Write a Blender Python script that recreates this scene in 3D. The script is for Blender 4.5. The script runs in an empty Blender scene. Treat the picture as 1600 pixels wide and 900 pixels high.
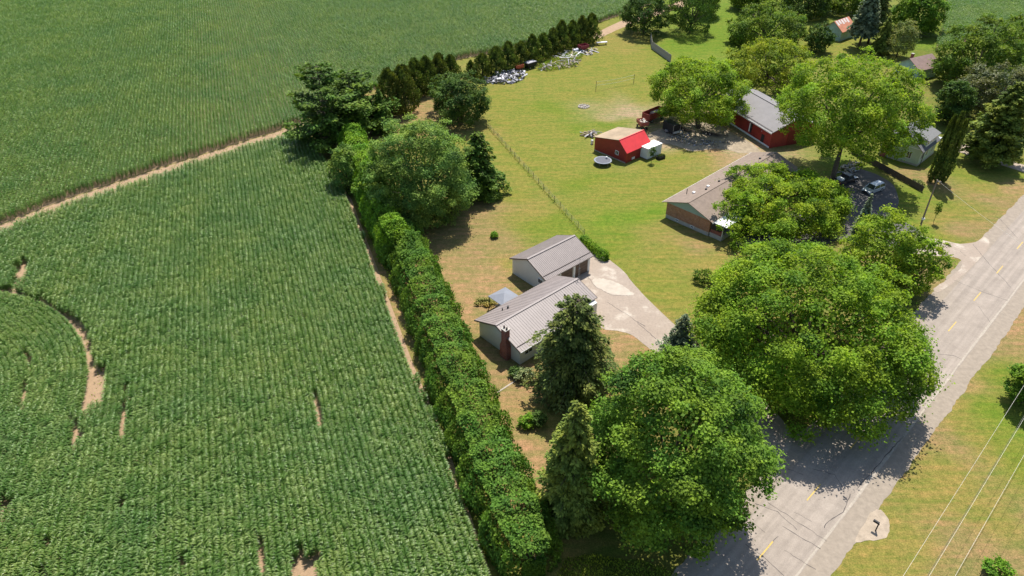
import bpy, math, random
import numpy as np
from mathutils import Vector, Matrix
from mathutils.geometry import tessellate_polygon

# ------------------------------------------------------------------ camera, sky, sun, exposure
scene = bpy.context.scene
C = scene.collection
F_PX, PITCH, CAM_H = 1100.0, 0.6225, 65.0        # solved from the two roofs, the road and the crop rows
cam_data = bpy.data.cameras.new('camera')
cam_data.sensor_width = 36.0
cam_data.lens = 36.0 * F_PX / 1600.0
cam_data.clip_start = 0.5
cam_data.clip_end = 9000.0
cam = bpy.data.objects.new('camera', cam_data)
C.objects.link(cam)
cam.location = (0, 0, CAM_H)
cam.rotation_euler = (math.pi / 2 - PITCH, 0, 0)
scene.camera = cam

SUN_AZ, SUN_EL = math.radians(14.0), math.radians(62.0)   # azimuth from +Y towards +X
world = bpy.data.worlds.new('World')
scene.world = world
world.use_nodes = True
wn = world.node_tree
sky = wn.nodes.new('ShaderNodeTexSky')
sky.sky_type = 'NISHITA'
sky.sun_disc = False
sky.sun_elevation = SUN_EL
sky.sun_rotation = SUN_AZ
bg = wn.nodes['Background']
bg.inputs['Strength'].default_value = 0.125
wn.links.new(sky.outputs['Color'], bg.inputs['Color'])
sun_data = bpy.data.lights.new('sun', 'SUN')
sun_data.energy = 5.0
sun_data.angle = math.radians(0.5)
sun_data.color = (1.0, 0.955, 0.88)
sun = bpy.data.objects.new('sun', sun_data)
C.objects.link(sun)
sdir = Vector((math.sin(SUN_AZ) * math.cos(SUN_EL), math.cos(SUN_AZ) * math.cos(SUN_EL), math.sin(SUN_EL)))
sun.rotation_euler = sdir.to_track_quat('Z', 'Y').to_euler()
sun.location = (20, 60, 120)
scene.view_settings.view_transform = 'Standard'
scene.view_settings.look = 'None'
scene.view_settings.exposure = 0.55
scene.view_settings.gamma = 1.0
scene.view_settings.use_curve_mapping = False

# ------------------------------------------------------------------ pixel <-> ground helpers
CP, SP = math.cos(PITCH), math.sin(PITCH)
def G(px, py, z=0.0):
    dx, dy = (px - 800) / F_PX, (py - 450) / F_PX
    d = (dx, CP - dy * SP, -SP - dy * CP)
    t = (z - CAM_H) / d[2]
    return Vector((d[0] * t, d[1] * t, z))
def proj(P):
    P = np.asarray(P, float)
    x, y, z = P[..., 0], P[..., 1], P[..., 2] - CAM_H
    zc = y * CP - z * SP
    return 800 + F_PX * x / zc, 450 - F_PX * (y * SP + z * CP) / zc
def height_at(base, py):
    lo, hi = 0.0, 60.0
    for _ in range(50):
        m = (lo + hi) / 2
        if proj((base[0], base[1], m))[1] > py: lo = m
        else: hi = m
    return lo
def az(deg):
    a = math.radians(deg)
    return Vector((math.sin(a), math.cos(a), 0))

# ------------------------------------------------------------------ materials
def new_mat(name):
    m = bpy.data.materials.new(name)
    m.use_nodes = True
    nt = m.node_tree
    return m, nt, nt.nodes['Principled BSDF']
def N(nt, kind, **kw):
    n = nt.nodes.new(kind)
    for k, v in kw.items():
        if k in n.inputs: n.inputs[k].default_value = v
        else: setattr(n, k, v)
    return n
def ramp(nt, fac, stops):
    r = nt.nodes.new('ShaderNodeValToRGB')
    el = r.color_ramp.elements
    while len(el) < len(stops): el.new(0.5)
    for e, (p, c) in zip(el, stops):
        e.position = p
        e.color = (c[0], c[1], c[2], 1)
    nt.links.new(fac, r.inputs['Fac'])
    return r
def mixc(nt, fac, a, b, mode='MIX'):
    m = nt.nodes.new('ShaderNodeMix')
    m.data_type = 'RGBA'
    m.blend_type = mode
    for i, v in ((0, fac), (6, a), (7, b)):
        if isinstance(v, (int, float)): m.inputs[i].default_value = v
        elif isinstance(v, tuple): m.inputs[i].default_value = (v[0], v[1], v[2], 1)
        else: nt.links.new(v, m.inputs[i])
    return m.outputs[2]
MATS = {}
def plain(name, col, rough=0.7, var=0.15, scale=3.0, metal=0.0, bump=0.0, spec=0.3):
    """Weathered flat colour: two octaves of noise vary the value, optional fine bump."""
    if name in MATS: return MATS[name]
    m, nt, b = new_mat(name)
    tc = N(nt, 'ShaderNodeTexCoord')
    n1 = N(nt, 'ShaderNodeTexNoise', Scale=scale, Detail=6.0, Roughness=0.65)
    nt.links.new(tc.outputs['Object'], n1.inputs['Vector'])
    lo = tuple(c * (1 - var) for c in col)
    hi = tuple(min(1, c * (1 + var)) for c in col)
    r = ramp(nt, n1.outputs['Fac'], [(0.3, lo), (0.7, hi)])
    nt.links.new(r.outputs['Color'], b.inputs['Base Color'])
    b.inputs['Roughness'].default_value = rough
    b.inputs['Metallic'].default_value = metal
    b.inputs['Specular IOR Level'].default_value = spec
    if bump:
        bp = N(nt, 'ShaderNodeBump', Strength=bump, Distance=0.05)
        n2 = N(nt, 'ShaderNodeTexNoise', Scale=scale * 8, Detail=4.0)
        nt.links.new(tc.outputs['Object'], n2.inputs['Vector'])
        nt.links.new(n2.outputs['Fac'], bp.inputs['Height'])
        nt.links.new(bp.outputs['Normal'], b.inputs['Normal'])
    MATS[name] = m
    return m
def foliage(name, dark, light, trans=0.3, rough=0.6, spec=0.10, hue=(1.0, 1.0, 1.0)):
    """Leaf material: per-leaf value attribute 'v', clump-scale noise, some light through the leaf."""
    if name in MATS: return MATS[name]
    dark = (dark[0] * 1.7, dark[1] * 1.55, dark[2] * 1.0)
    light = (light[0] * 2.85, light[1] * 2.45, light[2] * 1.6)
    trans = trans + 0.06
    m, nt, b = new_mat(name)
    at = N(nt, 'ShaderNodeAttribute', attribute_name='v')
    tc = N(nt, 'ShaderNodeTexCoord')
    nz = N(nt, 'ShaderNodeTexNoise', Scale=0.55, Detail=3.0)
    nt.links.new(tc.outputs['Object'], nz.inputs['Vector'])
    ma = N(nt, 'ShaderNodeMath', operation='MULTIPLY_ADD')
    ma.inputs[1].default_value = 1.0
    ma.inputs[2].default_value = -0.5
    nt.links.new(nz.outputs['Fac'], ma.inputs[0])
    ad = N(nt, 'ShaderNodeMath', operation='ADD')
    nt.links.new(at.outputs['Fac'], ad.inputs[0])
    nt.links.new(ma.outputs[0], ad.inputs[1])
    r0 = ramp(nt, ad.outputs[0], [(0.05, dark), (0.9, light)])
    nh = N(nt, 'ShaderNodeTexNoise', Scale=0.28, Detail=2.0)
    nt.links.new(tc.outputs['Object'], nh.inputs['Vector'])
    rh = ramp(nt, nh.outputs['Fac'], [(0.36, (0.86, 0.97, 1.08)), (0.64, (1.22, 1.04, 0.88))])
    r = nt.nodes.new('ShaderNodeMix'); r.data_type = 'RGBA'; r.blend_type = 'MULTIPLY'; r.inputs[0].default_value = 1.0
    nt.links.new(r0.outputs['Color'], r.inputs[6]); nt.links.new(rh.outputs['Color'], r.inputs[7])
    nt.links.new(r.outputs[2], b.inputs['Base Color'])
    b.inputs['Roughness'].default_value = rough
    b.inputs['Specular IOR Level'].default_value = spec
    tr = N(nt, 'ShaderNodeBsdfTranslucent')
    tcol = mixc(nt, 1.0, r.outputs[2], (1.25 * hue[0], 1.35 * hue[1], 0.6 * hue[2]), 'MULTIPLY')
    nt.links.new(tcol, tr.inputs['Color'])
    mx = N(nt, 'ShaderNodeMixShader')
    mx.inputs[0].default_value = trans
    nt.links.new(b.outputs[0], mx.inputs[1])
    nt.links.new(tr.outputs[0], mx.inputs[2])
    nt.links.new(mx.outputs[0], nt.nodes['Material Output'].inputs['Surface'])
    MATS[name] = m
    return m

# ------------------------------------------------------------------ object helpers
def tag(o, label=None, cat=None, group=None, kind=None):
    if label: o['label'] = label
    if cat: o['category'] = cat
    if group: o['group'] = group
    if kind: o['kind'] = kind
    return o
def thing(name, label, cat, loc=(0, 0, 0), rz=0.0, group=None):
    o = bpy.data.objects.new(name, None)
    o.empty_display_size = 0.5
    C.objects.link(o)
    o.location = loc
    o.rotation_euler = (0, 0, rz)
    return tag(o, label, cat, group)
def frame_rz(azdeg):
    """rotation that turns local +X to a compass direction"""
    return math.radians(90 - azdeg)
def link_mesh(name, me, mat, parent=None):
    o = bpy.data.objects.new(name, me)
    if mat is not None:
        for mm in (mat if isinstance(mat, (list, tuple)) else [mat]): me.materials.append(mm)
    C.objects.link(o)
    if parent is not None: o.parent = parent
    return o
def copy_tree(o, parent=None):
    c = o.copy()
    C.objects.link(c)
    c.parent = parent
    for ch in list(o.children): copy_tree(ch, c)
    return c

class MB:
    def __init__(self):
        self.v, self.f = [], []
    def add(self, verts, faces):
        o = len(self.v)
        self.v += [tuple(p) for p in verts]
        self.f += [tuple(i + o for i in fc) for fc in faces]
        return self
    def box(self, c, s, rz=0.0, M=None):
        x, y, z = s[0] / 2, s[1] / 2, s[2] / 2
        vs = [Vector((sx * x, sy * y, sz * z)) for sz in (-1, 1) for sx, sy in ((-1, -1), (1, -1), (1, 1), (-1, 1))]
        if M is not None: vs = [M @ p for p in vs]
        ca, sa = math.cos(rz), math.sin(rz)
        vs = [(c[0] + p.x * ca - p.y * sa, c[1] + p.x * sa + p.y * ca, c[2] + p.z) for p in vs]
        return self.add(vs, [(3, 2, 1, 0), (4, 5, 6, 7), (0, 1, 5, 4), (1, 2, 6, 5), (2, 3, 7, 6), (3, 0, 4, 7)])
    def extrude_y(self, prof, y0, y1, s0=1.0):
        """profile in x,z swept along y"""
        n = len(prof)
        vs = [(x, y0, z) for x, z in prof] + [(x, y1, z) for x, z in prof]
        return self.add(vs, [tuple(range(n)), tuple(range(2 * n - 1, n - 1, -1))] + [(i, i + n, (i + 1) % n + n, (i + 1) % n) for i in range(n)])
    def extrude_x(self, prof, x0, x1):
        n = len(prof)
        vs = [(x0, y, z) for y, z in prof] + [(x1, y, z) for y, z in prof]
        return self.add(vs, [tuple(range(n - 1, -1, -1)), tuple(range(n, 2 * n))] + [(i, (i + 1) % n, (i + 1) % n + n, i + n) for i in range(n)])
    def tube(self, pts, rad, n=6, cap=True):
        pts = [Vector(p) for p in pts]
        o = len(self.v)
        for i, p in enumerate(pts):
            d = (pts[min(i + 1, len(pts) - 1)] - pts[max(i - 1, 0)]).normalized()
            a = d.orthogonal().normalized() if abs(d.z) < 0.95 else d.cross(Vector((1, 0, 0))).normalized()
            if abs(d.z) < 0.95: a = d.cross(Vector((0, 0, 1))).normalized()
            b = d.cross(a)
            r = rad[i] if isinstance(rad, (list, tuple)) else rad
            for k in range(n):
                t = 2 * math.pi * k / n
                q = p + a * (r * math.cos(t)) + b * (r * math.sin(t))
                self.v.append((q.x, q.y, q.z))
        for i in range(len(pts) - 1):
            for k in range(n):
                k2 = (k + 1) % n
                self.f.append((o + i * n + k, o + i * n + k2, o + (i + 1) * n + k2, o + (i + 1) * n + k))
        if cap:
            self.f.append(tuple(o + k for k in range(n))[::-1])
            self.f.append(tuple(o + (len(pts) - 1) * n + k for k in range(n)))
        return self
    def cyl(self, c, r, h, n=16, axis='z'):
        d = {'z': Vector((0, 0, h / 2)), 'y': Vector((0, h / 2, 0)), 'x': Vector((h / 2, 0, 0))}[axis]
        c = Vector(c)
        return self.tube([c - d, c + d], r, n)
    def build(self, name, mat, parent=None, smooth=False, bevel=0.0):
        me = bpy.data.meshes.new(name)
        me.from_pydata(self.v, [], self.f)
        me.update()
        if smooth:
            me.polygons.foreach_set('use_smooth', [True] * len(me.polygons))
        o = link_mesh(name, me, mat, parent)
        if bevel:
            md = o.modifiers.new('bevel', 'BEVEL')
            md.width = bevel
            md.segments = 2
            md.limit_method = 'ANGLE'
        return o

def sheet(name, pts, z, mat, parent=None, px=True):
    """flat polygon lying at height z; pts in photo pixels or world xy"""
    P = [G(*p) if px else Vector((p[0], p[1], 0)) for p in pts]
    tris = tessellate_polygon([P])
    me = bpy.data.meshes.new(name)
    vs = [(p.x, p.y, z) for p in P]
    fs = []
    for t in tris:
        a, b, c = (Vector(vs[i]) for i in t)
        fs.append(tuple(t) if (b - a).cross(c - a).z > 0 else tuple(reversed(t)))
    me.from_pydata(vs, [], fs)
    return link_mesh(name, me, mat, parent)
def smooth_poly(pts, k=5, wob=0.0, seed=1):
    """Catmull-Rom through photo pixels -> world xy with a slightly ragged edge"""
    W = [G(*p) for p in pts]
    n = len(W)
    rnd = random.Random(seed)
    out = []
    for i in range(n):
        p0, p1, p2, p3 = W[i - 1], W[i], W[(i + 1) % n], W[(i + 2) % n]
        for j in range(k):
            t = j / k
            q = 0.5 * ((2 * p1) + (p2 - p0) * t + (2 * p0 - 5 * p1 + 4 * p2 - p3) * t * t + (3 * p1 - p0 - 3 * p2 + p3) * t ** 3)
            out.append((q.x + rnd.uniform(-wob, wob), q.y + rnd.uniform(-wob, wob)))
    return out
def inside(P, poly):
    x, y = P[:, 0], P[:, 1]
    r = np.zeros(len(P), bool)
    n = len(poly)
    for i in range(n):
        x1, y1 = poly[i][0], poly[i][1]
        x2, y2 = poly[(i + 1) % n][0], poly[(i + 1) % n][1]
        if y1 == y2: continue
        r ^= ((y1 > y) != (y2 > y)) & (x < (x2 - x1) * (y - y1) / (y2 - y1) + x1)
    return r

# ------------------------------------------------------------------ foliage geometry (numpy)
def unit(a):
    return a / (np.linalg.norm(a, axis=-1, keepdims=True) + 1e-9)
def leaf_mesh(name, P, D, Nn, L, Wd, v, mat, parent=None, fold=0.25):
    """one rhombus leaf per row: P base, D along-direction, Nn face normal, L length, Wd half width"""
    n = len(P)
    D = unit(D)
    S = unit(np.cross(Nn, D))
    U = np.cross(D, S)
    L = np.broadcast_to(L, (n,))[:, None]
    Wd = np.broadcast_to(Wd, (n,))[:, None]
    V = np.empty((n, 4, 3), np.float32)
    V[:, 0] = P - D * L * 0.5
    V[:, 1] = P + S * Wd - U * Wd * fold
    V[:, 2] = P + D * L * 0.5 - U * L * fold * 0.4
    V[:, 3] = P - S * Wd - U * Wd * fold
    me = bpy.data.meshes.new(name)
    me.vertices.add(n * 4)
    me.vertices.foreach_set('co', V.ravel())
    me.loops.add(n * 4)
    me.loops.foreach_set('vertex_index', np.arange(n * 4, dtype=np.int32))
    me.polygons.add(n)
    me.polygons.foreach_set('loop_start', np.arange(0, n * 4, 4, dtype=np.int32))
    a = me.attributes.new('v', 'FLOAT', 'POINT')
    a.data.foreach_set('value', np.repeat(v.astype(np.float32), 4))
    me.update()
    me.validate()
    return link_mesh(name, me, mat, parent)

def fit_ellipsoid(bb, zb):
    """crown ellipsoid whose outline fills pixel box bb and whose underside is zb above the ground"""
    x0, x1, y0, y1 = bb
    rs = np.random.RandomState(3)
    S = unit(rs.normal(size=(400, 3)))
    g = G((x0 + x1) / 2, (y0 + y1) / 2, zb + 3)
    zc = g.y * CP + (CAM_H - zb) * SP
    r = (x1 - x0) / 2 * zc / F_PX
    p = np.array([g.x, g.y, r, max(zb + 2, zb + r * 0.8)])
    def res(p):
        rz = p[3] - zb
        Q = np.array([p[0], p[1], p[3]]) + S * np.array([p[2], p[2], rz])
        a, b = proj(Q)
        return np.array([a.min() - x0, a.max() - x1, b.min() - y0, b.max() - y1])
    for _ in range(40):
        e = res(p)
        if abs(e).max() < 0.3: break
        J = np.array([(res(p + h) - e) / 1e-3 for h in np.eye(4) * 1e-3]).T
        d = np.linalg.solve(J.T @ J + 1e-3 * np.eye(4), -J.T @ e)
        p = p + np.clip(d, -4, 4)
        p[3] = max(p[3], zb + 0.8)
        p[2] = max(p[2], 0.5)
    return p[0], p[1], p[2], p[3], p[3] - zb

def crown_points(c, r, rz, leaf, dens, nl, rs, lobe=0.30, low=-0.7):
    """leaf positions on lobes spread over an ellipsoid, plus a thinner inner fill"""
    c = np.array(c)
    # lobe centres, roughly even over the crown
    k = np.arange(nl) + 0.5
    zz = 1 - (1 - low) * k / nl
    th = k * 2.399963 + rs.uniform(0, 6.28)
    d = np.stack([np.cos(th) * np.sqrt(np.maximum(0, 1 - zz * zz)), np.sin(th) * np.sqrt(np.maximum(0, 1 - zz * zz)), zz], 1)
    d = unit(d + rs.normal(0, 0.16, d.shape))
    lr = lobe * rs.uniform(0.5, 1.25, nl) * (1.0 - 0.25 * np.abs(d[:, 2]))
    rad = np.array([r, r, rz])
    frac = (1.0 - lr * 0.8) * rs.uniform(0.78, 1.10, nl)
    LC = c + d * frac[:, None] * rad
    lrm = lr * (r * r * rz) ** (1 / 3)
    lv = rs.normal(0, 0.13, nl)
    cnt = np.maximum(6, (dens * 2.0 * math.pi * lrm ** 2 / (leaf * leaf * 0.5)).astype(int))
    idx = np.repeat(np.arange(nl), cnt)
    n = len(idx)
    e = unit(rs.normal(size=(n, 3)))
    e = unit(e + d[idx] * 0.75 + np.array([0, 0, 0.35]))
    sh = rs.uniform(0.55, 1.0, n) ** 0.6 * (1 + 0.26 * rs.normal(size=n) * (rs.rand(n) < 0.4))
    flat = np.array([1.15, 1.15, 0.72])
    P = LC[idx] + e * (lrm[idx] * sh)[:, None] * flat
    nr = unit(e * 0.65 + rs.normal(0, 0.5, (n, 3)) + np.array([0.1, 0.15, 0.75]))
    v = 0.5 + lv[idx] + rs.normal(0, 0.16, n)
    # loose sprigs that break the outline
    ns_ = nl * 5
    si = rs.randint(0, nl, ns_)
    sd = unit(rs.normal(size=(ns_, 3)) * 0.75 + d[si] + np.array([0, 0, 0.2]))
    k_ = 9
    tt = rs.uniform(0.75, 1.45, (ns_, k_))
    SPp = LC[si][:, None] + sd[:, None] * (lrm[si][:, None] * tt)[..., None] * flat + rs.normal(0, 0.16, (ns_, k_, 3)) * (leaf / 0.3)
    P = np.concatenate([P, SPp.reshape(-1, 3)])
    nr = np.concatenate([nr, unit(rs.normal(0, 0.5, (ns_ * k_, 3)) + np.array([0.1, 0.15, 0.9]))])
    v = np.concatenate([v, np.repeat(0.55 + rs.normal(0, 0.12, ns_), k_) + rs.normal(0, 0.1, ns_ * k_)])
    n = len(P)
    # inner fill: darker leaf values paint shade into the gaps between lobes
    m = int(n * 0.13)
    q = unit(rs.normal(size=(m, 3)))
    q[:, 2] = np.maximum(q[:, 2], -0.88)
    P2 = c + q * (rs.uniform(0.4, 0.86, m) ** 0.7)[:, None] * rad
    P = np.concatenate([P, P2])
    nr = np.concatenate([nr, unit(q + rs.normal(0, 0.5, (m, 3)))])
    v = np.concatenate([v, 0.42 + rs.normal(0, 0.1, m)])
    sz = np.concatenate([rs.uniform(0.7, 1.35, n), rs.uniform(1.2, 1.8, m)])
    return P, nr, v, LC, sz

BARK = plain('bark', (0.10, 0.075, 0.055), 0.9, 0.35, 2.0, bump=0.6)
BARK_PALE = plain('bark_pale', (0.20, 0.17, 0.14), 0.9, 0.3, 2.0, bump=0.5)
def broadleaf(label, bb, zb, mat, leaf=0.34, dens=1.0, nl=60, seed=1, group=None, name='maple_tree', cat='tree', lobe=0.30,
              low=-0.75, extra=(), droop=0.0, trunk_r=None, bark=None, aspect=0.42, base_px=None, on_base=None):
    rs = np.random.RandomState(seed)
    leaf, nl, lobe = leaf * 0.84, int(nl * 1.35), lobe * 0.92
    # crowns are domes cut off above the ground: the full ellipsoid reaches below the skirt
    clear = min(zb, 0.9)
    r_est = (bb[1] - bb[0]) / 2 * (G((bb[0] + bb[1]) / 2, bb[3]).y * CP + CAM_H * SP) / F_PX
    zf = zb - 0.45 * r_est
    if on_base:
        lo_, hi_ = -8.0, 9.0
        yb_ = G(*base_px).y
        for _ in range(18):
            zf = (lo_ + hi_) / 2
            if fit_ellipsoid(bb, zf)[1] > yb_ + on_base: lo_ = zf
            else: hi_ = zf
        clear = max(0.9, zf)
    X, Y, r, zc, rz = fit_ellipsoid(bb, zf)
    zb = clear
    t = thing(name, label, cat, (X, Y, 0), 0, group)
    Ps, Ns, Vs, LCs, Ss = [], [], [], [], []
    P, nr, v, LC, sz = crown_points((0, 0, zc), r, rz, leaf, dens, nl, rs, lobe, low)
    Ps.append(P); Ns.append(nr); Vs.append(v); LCs.append(LC); Ss.append(sz)
    for eb, ezb in extra:
        x2, y2, r2, z2, rz2 = fit_ellipsoid(eb, ezb)
        P, nr, v, LC, sz = crown_points((x2 - X, y2 - Y, z2), r2, rz2, leaf, dens, max(8, int(nl * (r2 / r) ** 2)), rs, lobe, low)
        Ps.append(P); Ns.append(nr); Vs.append(v); LCs.append(LC); Ss.append(sz)
    P, nr, v, LC, sz = (np.concatenate(a) for a in (Ps, Ns, Vs, LCs, Ss))
    keep = P[:, 2] > clear + rs.uniform(-0.4, 0.8, len(P)) * min(1.0, clear)
    P, nr, v, sz = P[keep], nr[keep], v[keep], sz[keep]
    n = len(P)
    D = unit(np.cross(nr, rs.normal(size=(n, 3))) + np.array([0, 0, -droop]))
    L = leaf * sz
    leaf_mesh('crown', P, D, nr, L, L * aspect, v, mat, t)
    # trunk and limbs
    tr = trunk_r or max(0.12, r * 0.045)
    mb = MB()
    bx, by = (0.0, 0.0)
    if base_px:
        g = G(*base_px)
        bx, by = g.x - X, g.y - Y
    top = zc + rz * 0.25
    mb.tube([(bx, by, -0.2), (bx * 0.95, by * 0.95, 0.25), (bx * 0.6, by * 0.6, zb * 0.7 + 0.5), (bx * .2, by * .2, zc * 0.7), (0, 0, top)], [tr * 1.5, tr * 1.1, tr, tr * 0.6, tr * 0.18], 9)
    LC = LC[LC[:, 2] > clear + 0.5]
    sel = rs.choice(len(LC), min(14, len(LC)), replace=False)
    for i in sel:
        p = LC[i]
        s = min(0.75, max(0.35, rs.uniform(0.35, 0.7)))
        z0 = zb * 0.8 + (zc - zb) * s * 0.7
        q = p * np.array([0.5, 0.5, 0]) + np.array([0, 0, z0 + (p[2] - z0) * 0.55])
        mb.tube([(bx * .2, by * .2, z0), tuple(q), tuple(p)], [tr * 0.5, tr * 0.32, tr * 0.10], 5)
    mb.build('trunk', bark or BARK, t, smooth=True)
    return t

def conifer(label, base, h, r, mat, seed=1, levels=None, per=9, spray=0.5, droop=0.25, z0=0.6, power=0.9, name='spruce_tree', cat='tree',
            group=None, dens=1.0, wid=0.16, bark=None, bare=0.0, up=0.0, gap=0.0, irregular=0.12):
    """whorled branches on a leader; every branch carries flat sprays of needles"""
    rs = np.random.RandomState(seed)
    t = thing(name, label, cat, (base[0], base[1], 0), 0, group)
    levels = levels or max(8, int(h / 0.55))
    Ps, Ds, Ns, Vs = [], [], [], []
    mb = MB()
    tr = max(0.09, h * 0.016)
    mb.tube([(0, 0, -0.2), (0, 0, h * 0.5), (0, 0, h)], [tr * 1.3, tr * 0.7, tr * 0.12], 8)
    for i in range(levels):
        f = (i + 0.5) / levels
        z = z0 + (h - z0) * f
        R = r * max(0.03, (1 - f)) ** power * (1 if f > 0.08 else 0.8)
        nb = max(5, int(per * (0.45 + 0.55 * (1 - f))))
        a0 = rs.uniform(0, 6.28)
        for k in range(nb):
            if rs.rand() < gap: continue
            a = a0 + 6.283 * k / nb + rs.normal(0, 0.15)
            Rb = R * (1 + rs.normal(0, irregular)) 
            if Rb < 0.1: Rb = 0.1
            dirv = np.array([math.cos(a), math.sin(a), 0])
            side = np.array([-math.sin(a), math.cos(a), 0])
            bare_b = bare if f < 0.45 else 0.0
            n = max(4, int(dens * Rb * 7 / spray * (1 - bare_b * 0.75)))
            s = rs.uniform(0.12, 1.0, n) ** 0.75
            zoff = -droop * Rb * s ** 1.5 + up * Rb * s ** 2 + rs.normal(0, 0.07, n) * Rb * 0.5
            lat = rs.normal(0, 0.5, n) * (1.05 - s * 0.75) * Rb * 0.42
            P = dirv * (s * Rb)[:, None] + side * lat[:, None]
            P[:, 2] = z + zoff + rs.normal(0, 0.10, n)
            D = dirv * 1.0 + side * (np.sign(lat) * rs.uniform(0.1, 0.9, n))[:, None] + rs.normal(0, 0.25, (n, 3))
            D[:, 2] += -droop * 0.9 + up * 1.2
            Nn = rs.normal(0, 0.45, (n, 3)) + np.array([0, 0, 1.0]) + dirv * 0.35
            Ps.append(P); Ds.append(D); Ns.append(Nn)
            Vs.append(0.42 + 0.5 * (s - 0.5) + rs.normal(0, 0.15, n) + rs.normal(0, 0.08))
            if Rb > 0.8:
                mb.tube([(0, 0, z), tuple(dirv * Rb * 0.55 + np.array([0, 0, z - droop * Rb * 0.3])), tuple(dirv * Rb * 0.95 + np.array([0, 0, z - droop * Rb * 0.85 + up * Rb * 0.8]))],
                        [tr * 0.28, tr * 0.16, 0.012], 4, cap=False)
    P, D, Nn, v = (np.concatenate(x) for x in (Ps, Ds, Ns, Vs))
    keep = P[:, 2] > 0.1
    P, D, Nn, v = P[keep], D[keep], Nn[keep], v[keep]
    L = spray * rs.uniform(0.65, 1.4, len(P))
    leaf_mesh('crown', P, D, Nn, L, L * wid / 0.5 , v, mat, t, fold=0.35)
    mb.build('trunk', bark or BARK, t, smooth=True)
    return t

def columnar(label, base, h, r, mat, seed=1, name='cedar_tree', cat='tree', group=None, leaf=0.3, dens=1.0, power=0.5, tip=0.0, nl=None):
    """dense upright cedar: upswept sprays over a spindle with bumps"""
    rs = np.random.RandomState(seed)
    t = thing(name, label, cat, (base[0], base[1], 0), 0, group)
    n = int(dens * 2 * math.pi * r * h / (leaf * leaf * 0.35))
    f = rs.rand(n) ** 0.9
    a = rs.uniform(0, 6.283, n)
    ph = rs.uniform(0, 6.28, 6)
    bump = 1 + 0.22 * np.sin(3 * a + ph[0] + f * 9) + 0.16 * np.sin(5 * a - f * 14 + ph[1]) + 0.10 * np.sin(f * 23 + 2 * a + ph[2])
    prof = np.minimum(1.0, (f * 5 + 0.35)) * np.maximum(0.02, 1 - f) ** power
    R = r * prof * bump * (1 - np.abs(rs.normal(0, 0.16, n)))
    P = np.stack([np.cos(a) * R, np.sin(a) * R, 0.15 + f * (h - 0.15) + rs.normal(0, 0.12, n)], 1)
    out = np.stack([np.cos(a), np.sin(a), np.zeros(n)], 1)
    D = out * 0.45 + np.array([0, 0, 1.0]) + rs.normal(0, 0.35, (n, 3))
    Nn = out + np.array([0, 0, 0.35]) + rs.normal(0, 0.5, (n, 3))
    P[:, 2] = np.maximum(P[:, 2], 0.1)
    v = 0.42 + 0.2 * (bump - 1) / 0.2 * 0.5 + rs.normal(0, 0.16, n)
    L = leaf * rs.uniform(0.7, 1.5, n)
    leaf_mesh('crown', P, D, Nn, L, L * 0.33, v, mat, t)
    MB().tube([(0, 0, -0.15), (0, 0, h * 0.85)], [max(0.06, r * 0.12), 0.02], 6).build('trunk', BARK, t)
    return t

def bush(label, c, r, h, mat, seed=1, name='shrub', cat='shrub', group=None, leaf=0.22, dens=1.2, rx=None, rz=0.0):
    rs = np.random.RandomState(seed)
    t = thing(name, label, cat, (c[0], c[1], 0), rz, group)
    nl = 14
    P, nr, v, LC, sz = crown_points((0, 0, h * 0.5), r, h * 0.5, leaf, dens, nl, rs, 0.42, -0.5)
    if rx: P[:, 0] *= rx / r
    P[:, 2] = np.maximum(P[:, 2], 0.04)
    n = len(P)
    D = unit(np.cross(nr, rs.normal(size=(n, 3))))
    L = leaf * rs.uniform(0.7, 1.3, n)
    leaf_mesh('foliage', P, D, nr, L, L * 0.42, v, mat, t)
    mb = MB()
    for k in range(5):
        a = k * 1.257 + 0.3
        mb.tube([(0.08 * math.cos(a), 0.08 * math.sin(a), -0.05), (r * 0.5 * math.cos(a), r * 0.5 * math.sin(a), h * 0.55)], [0.035, 0.012], 5)
    mb.build('stem', BARK, t)
    return t

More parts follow.
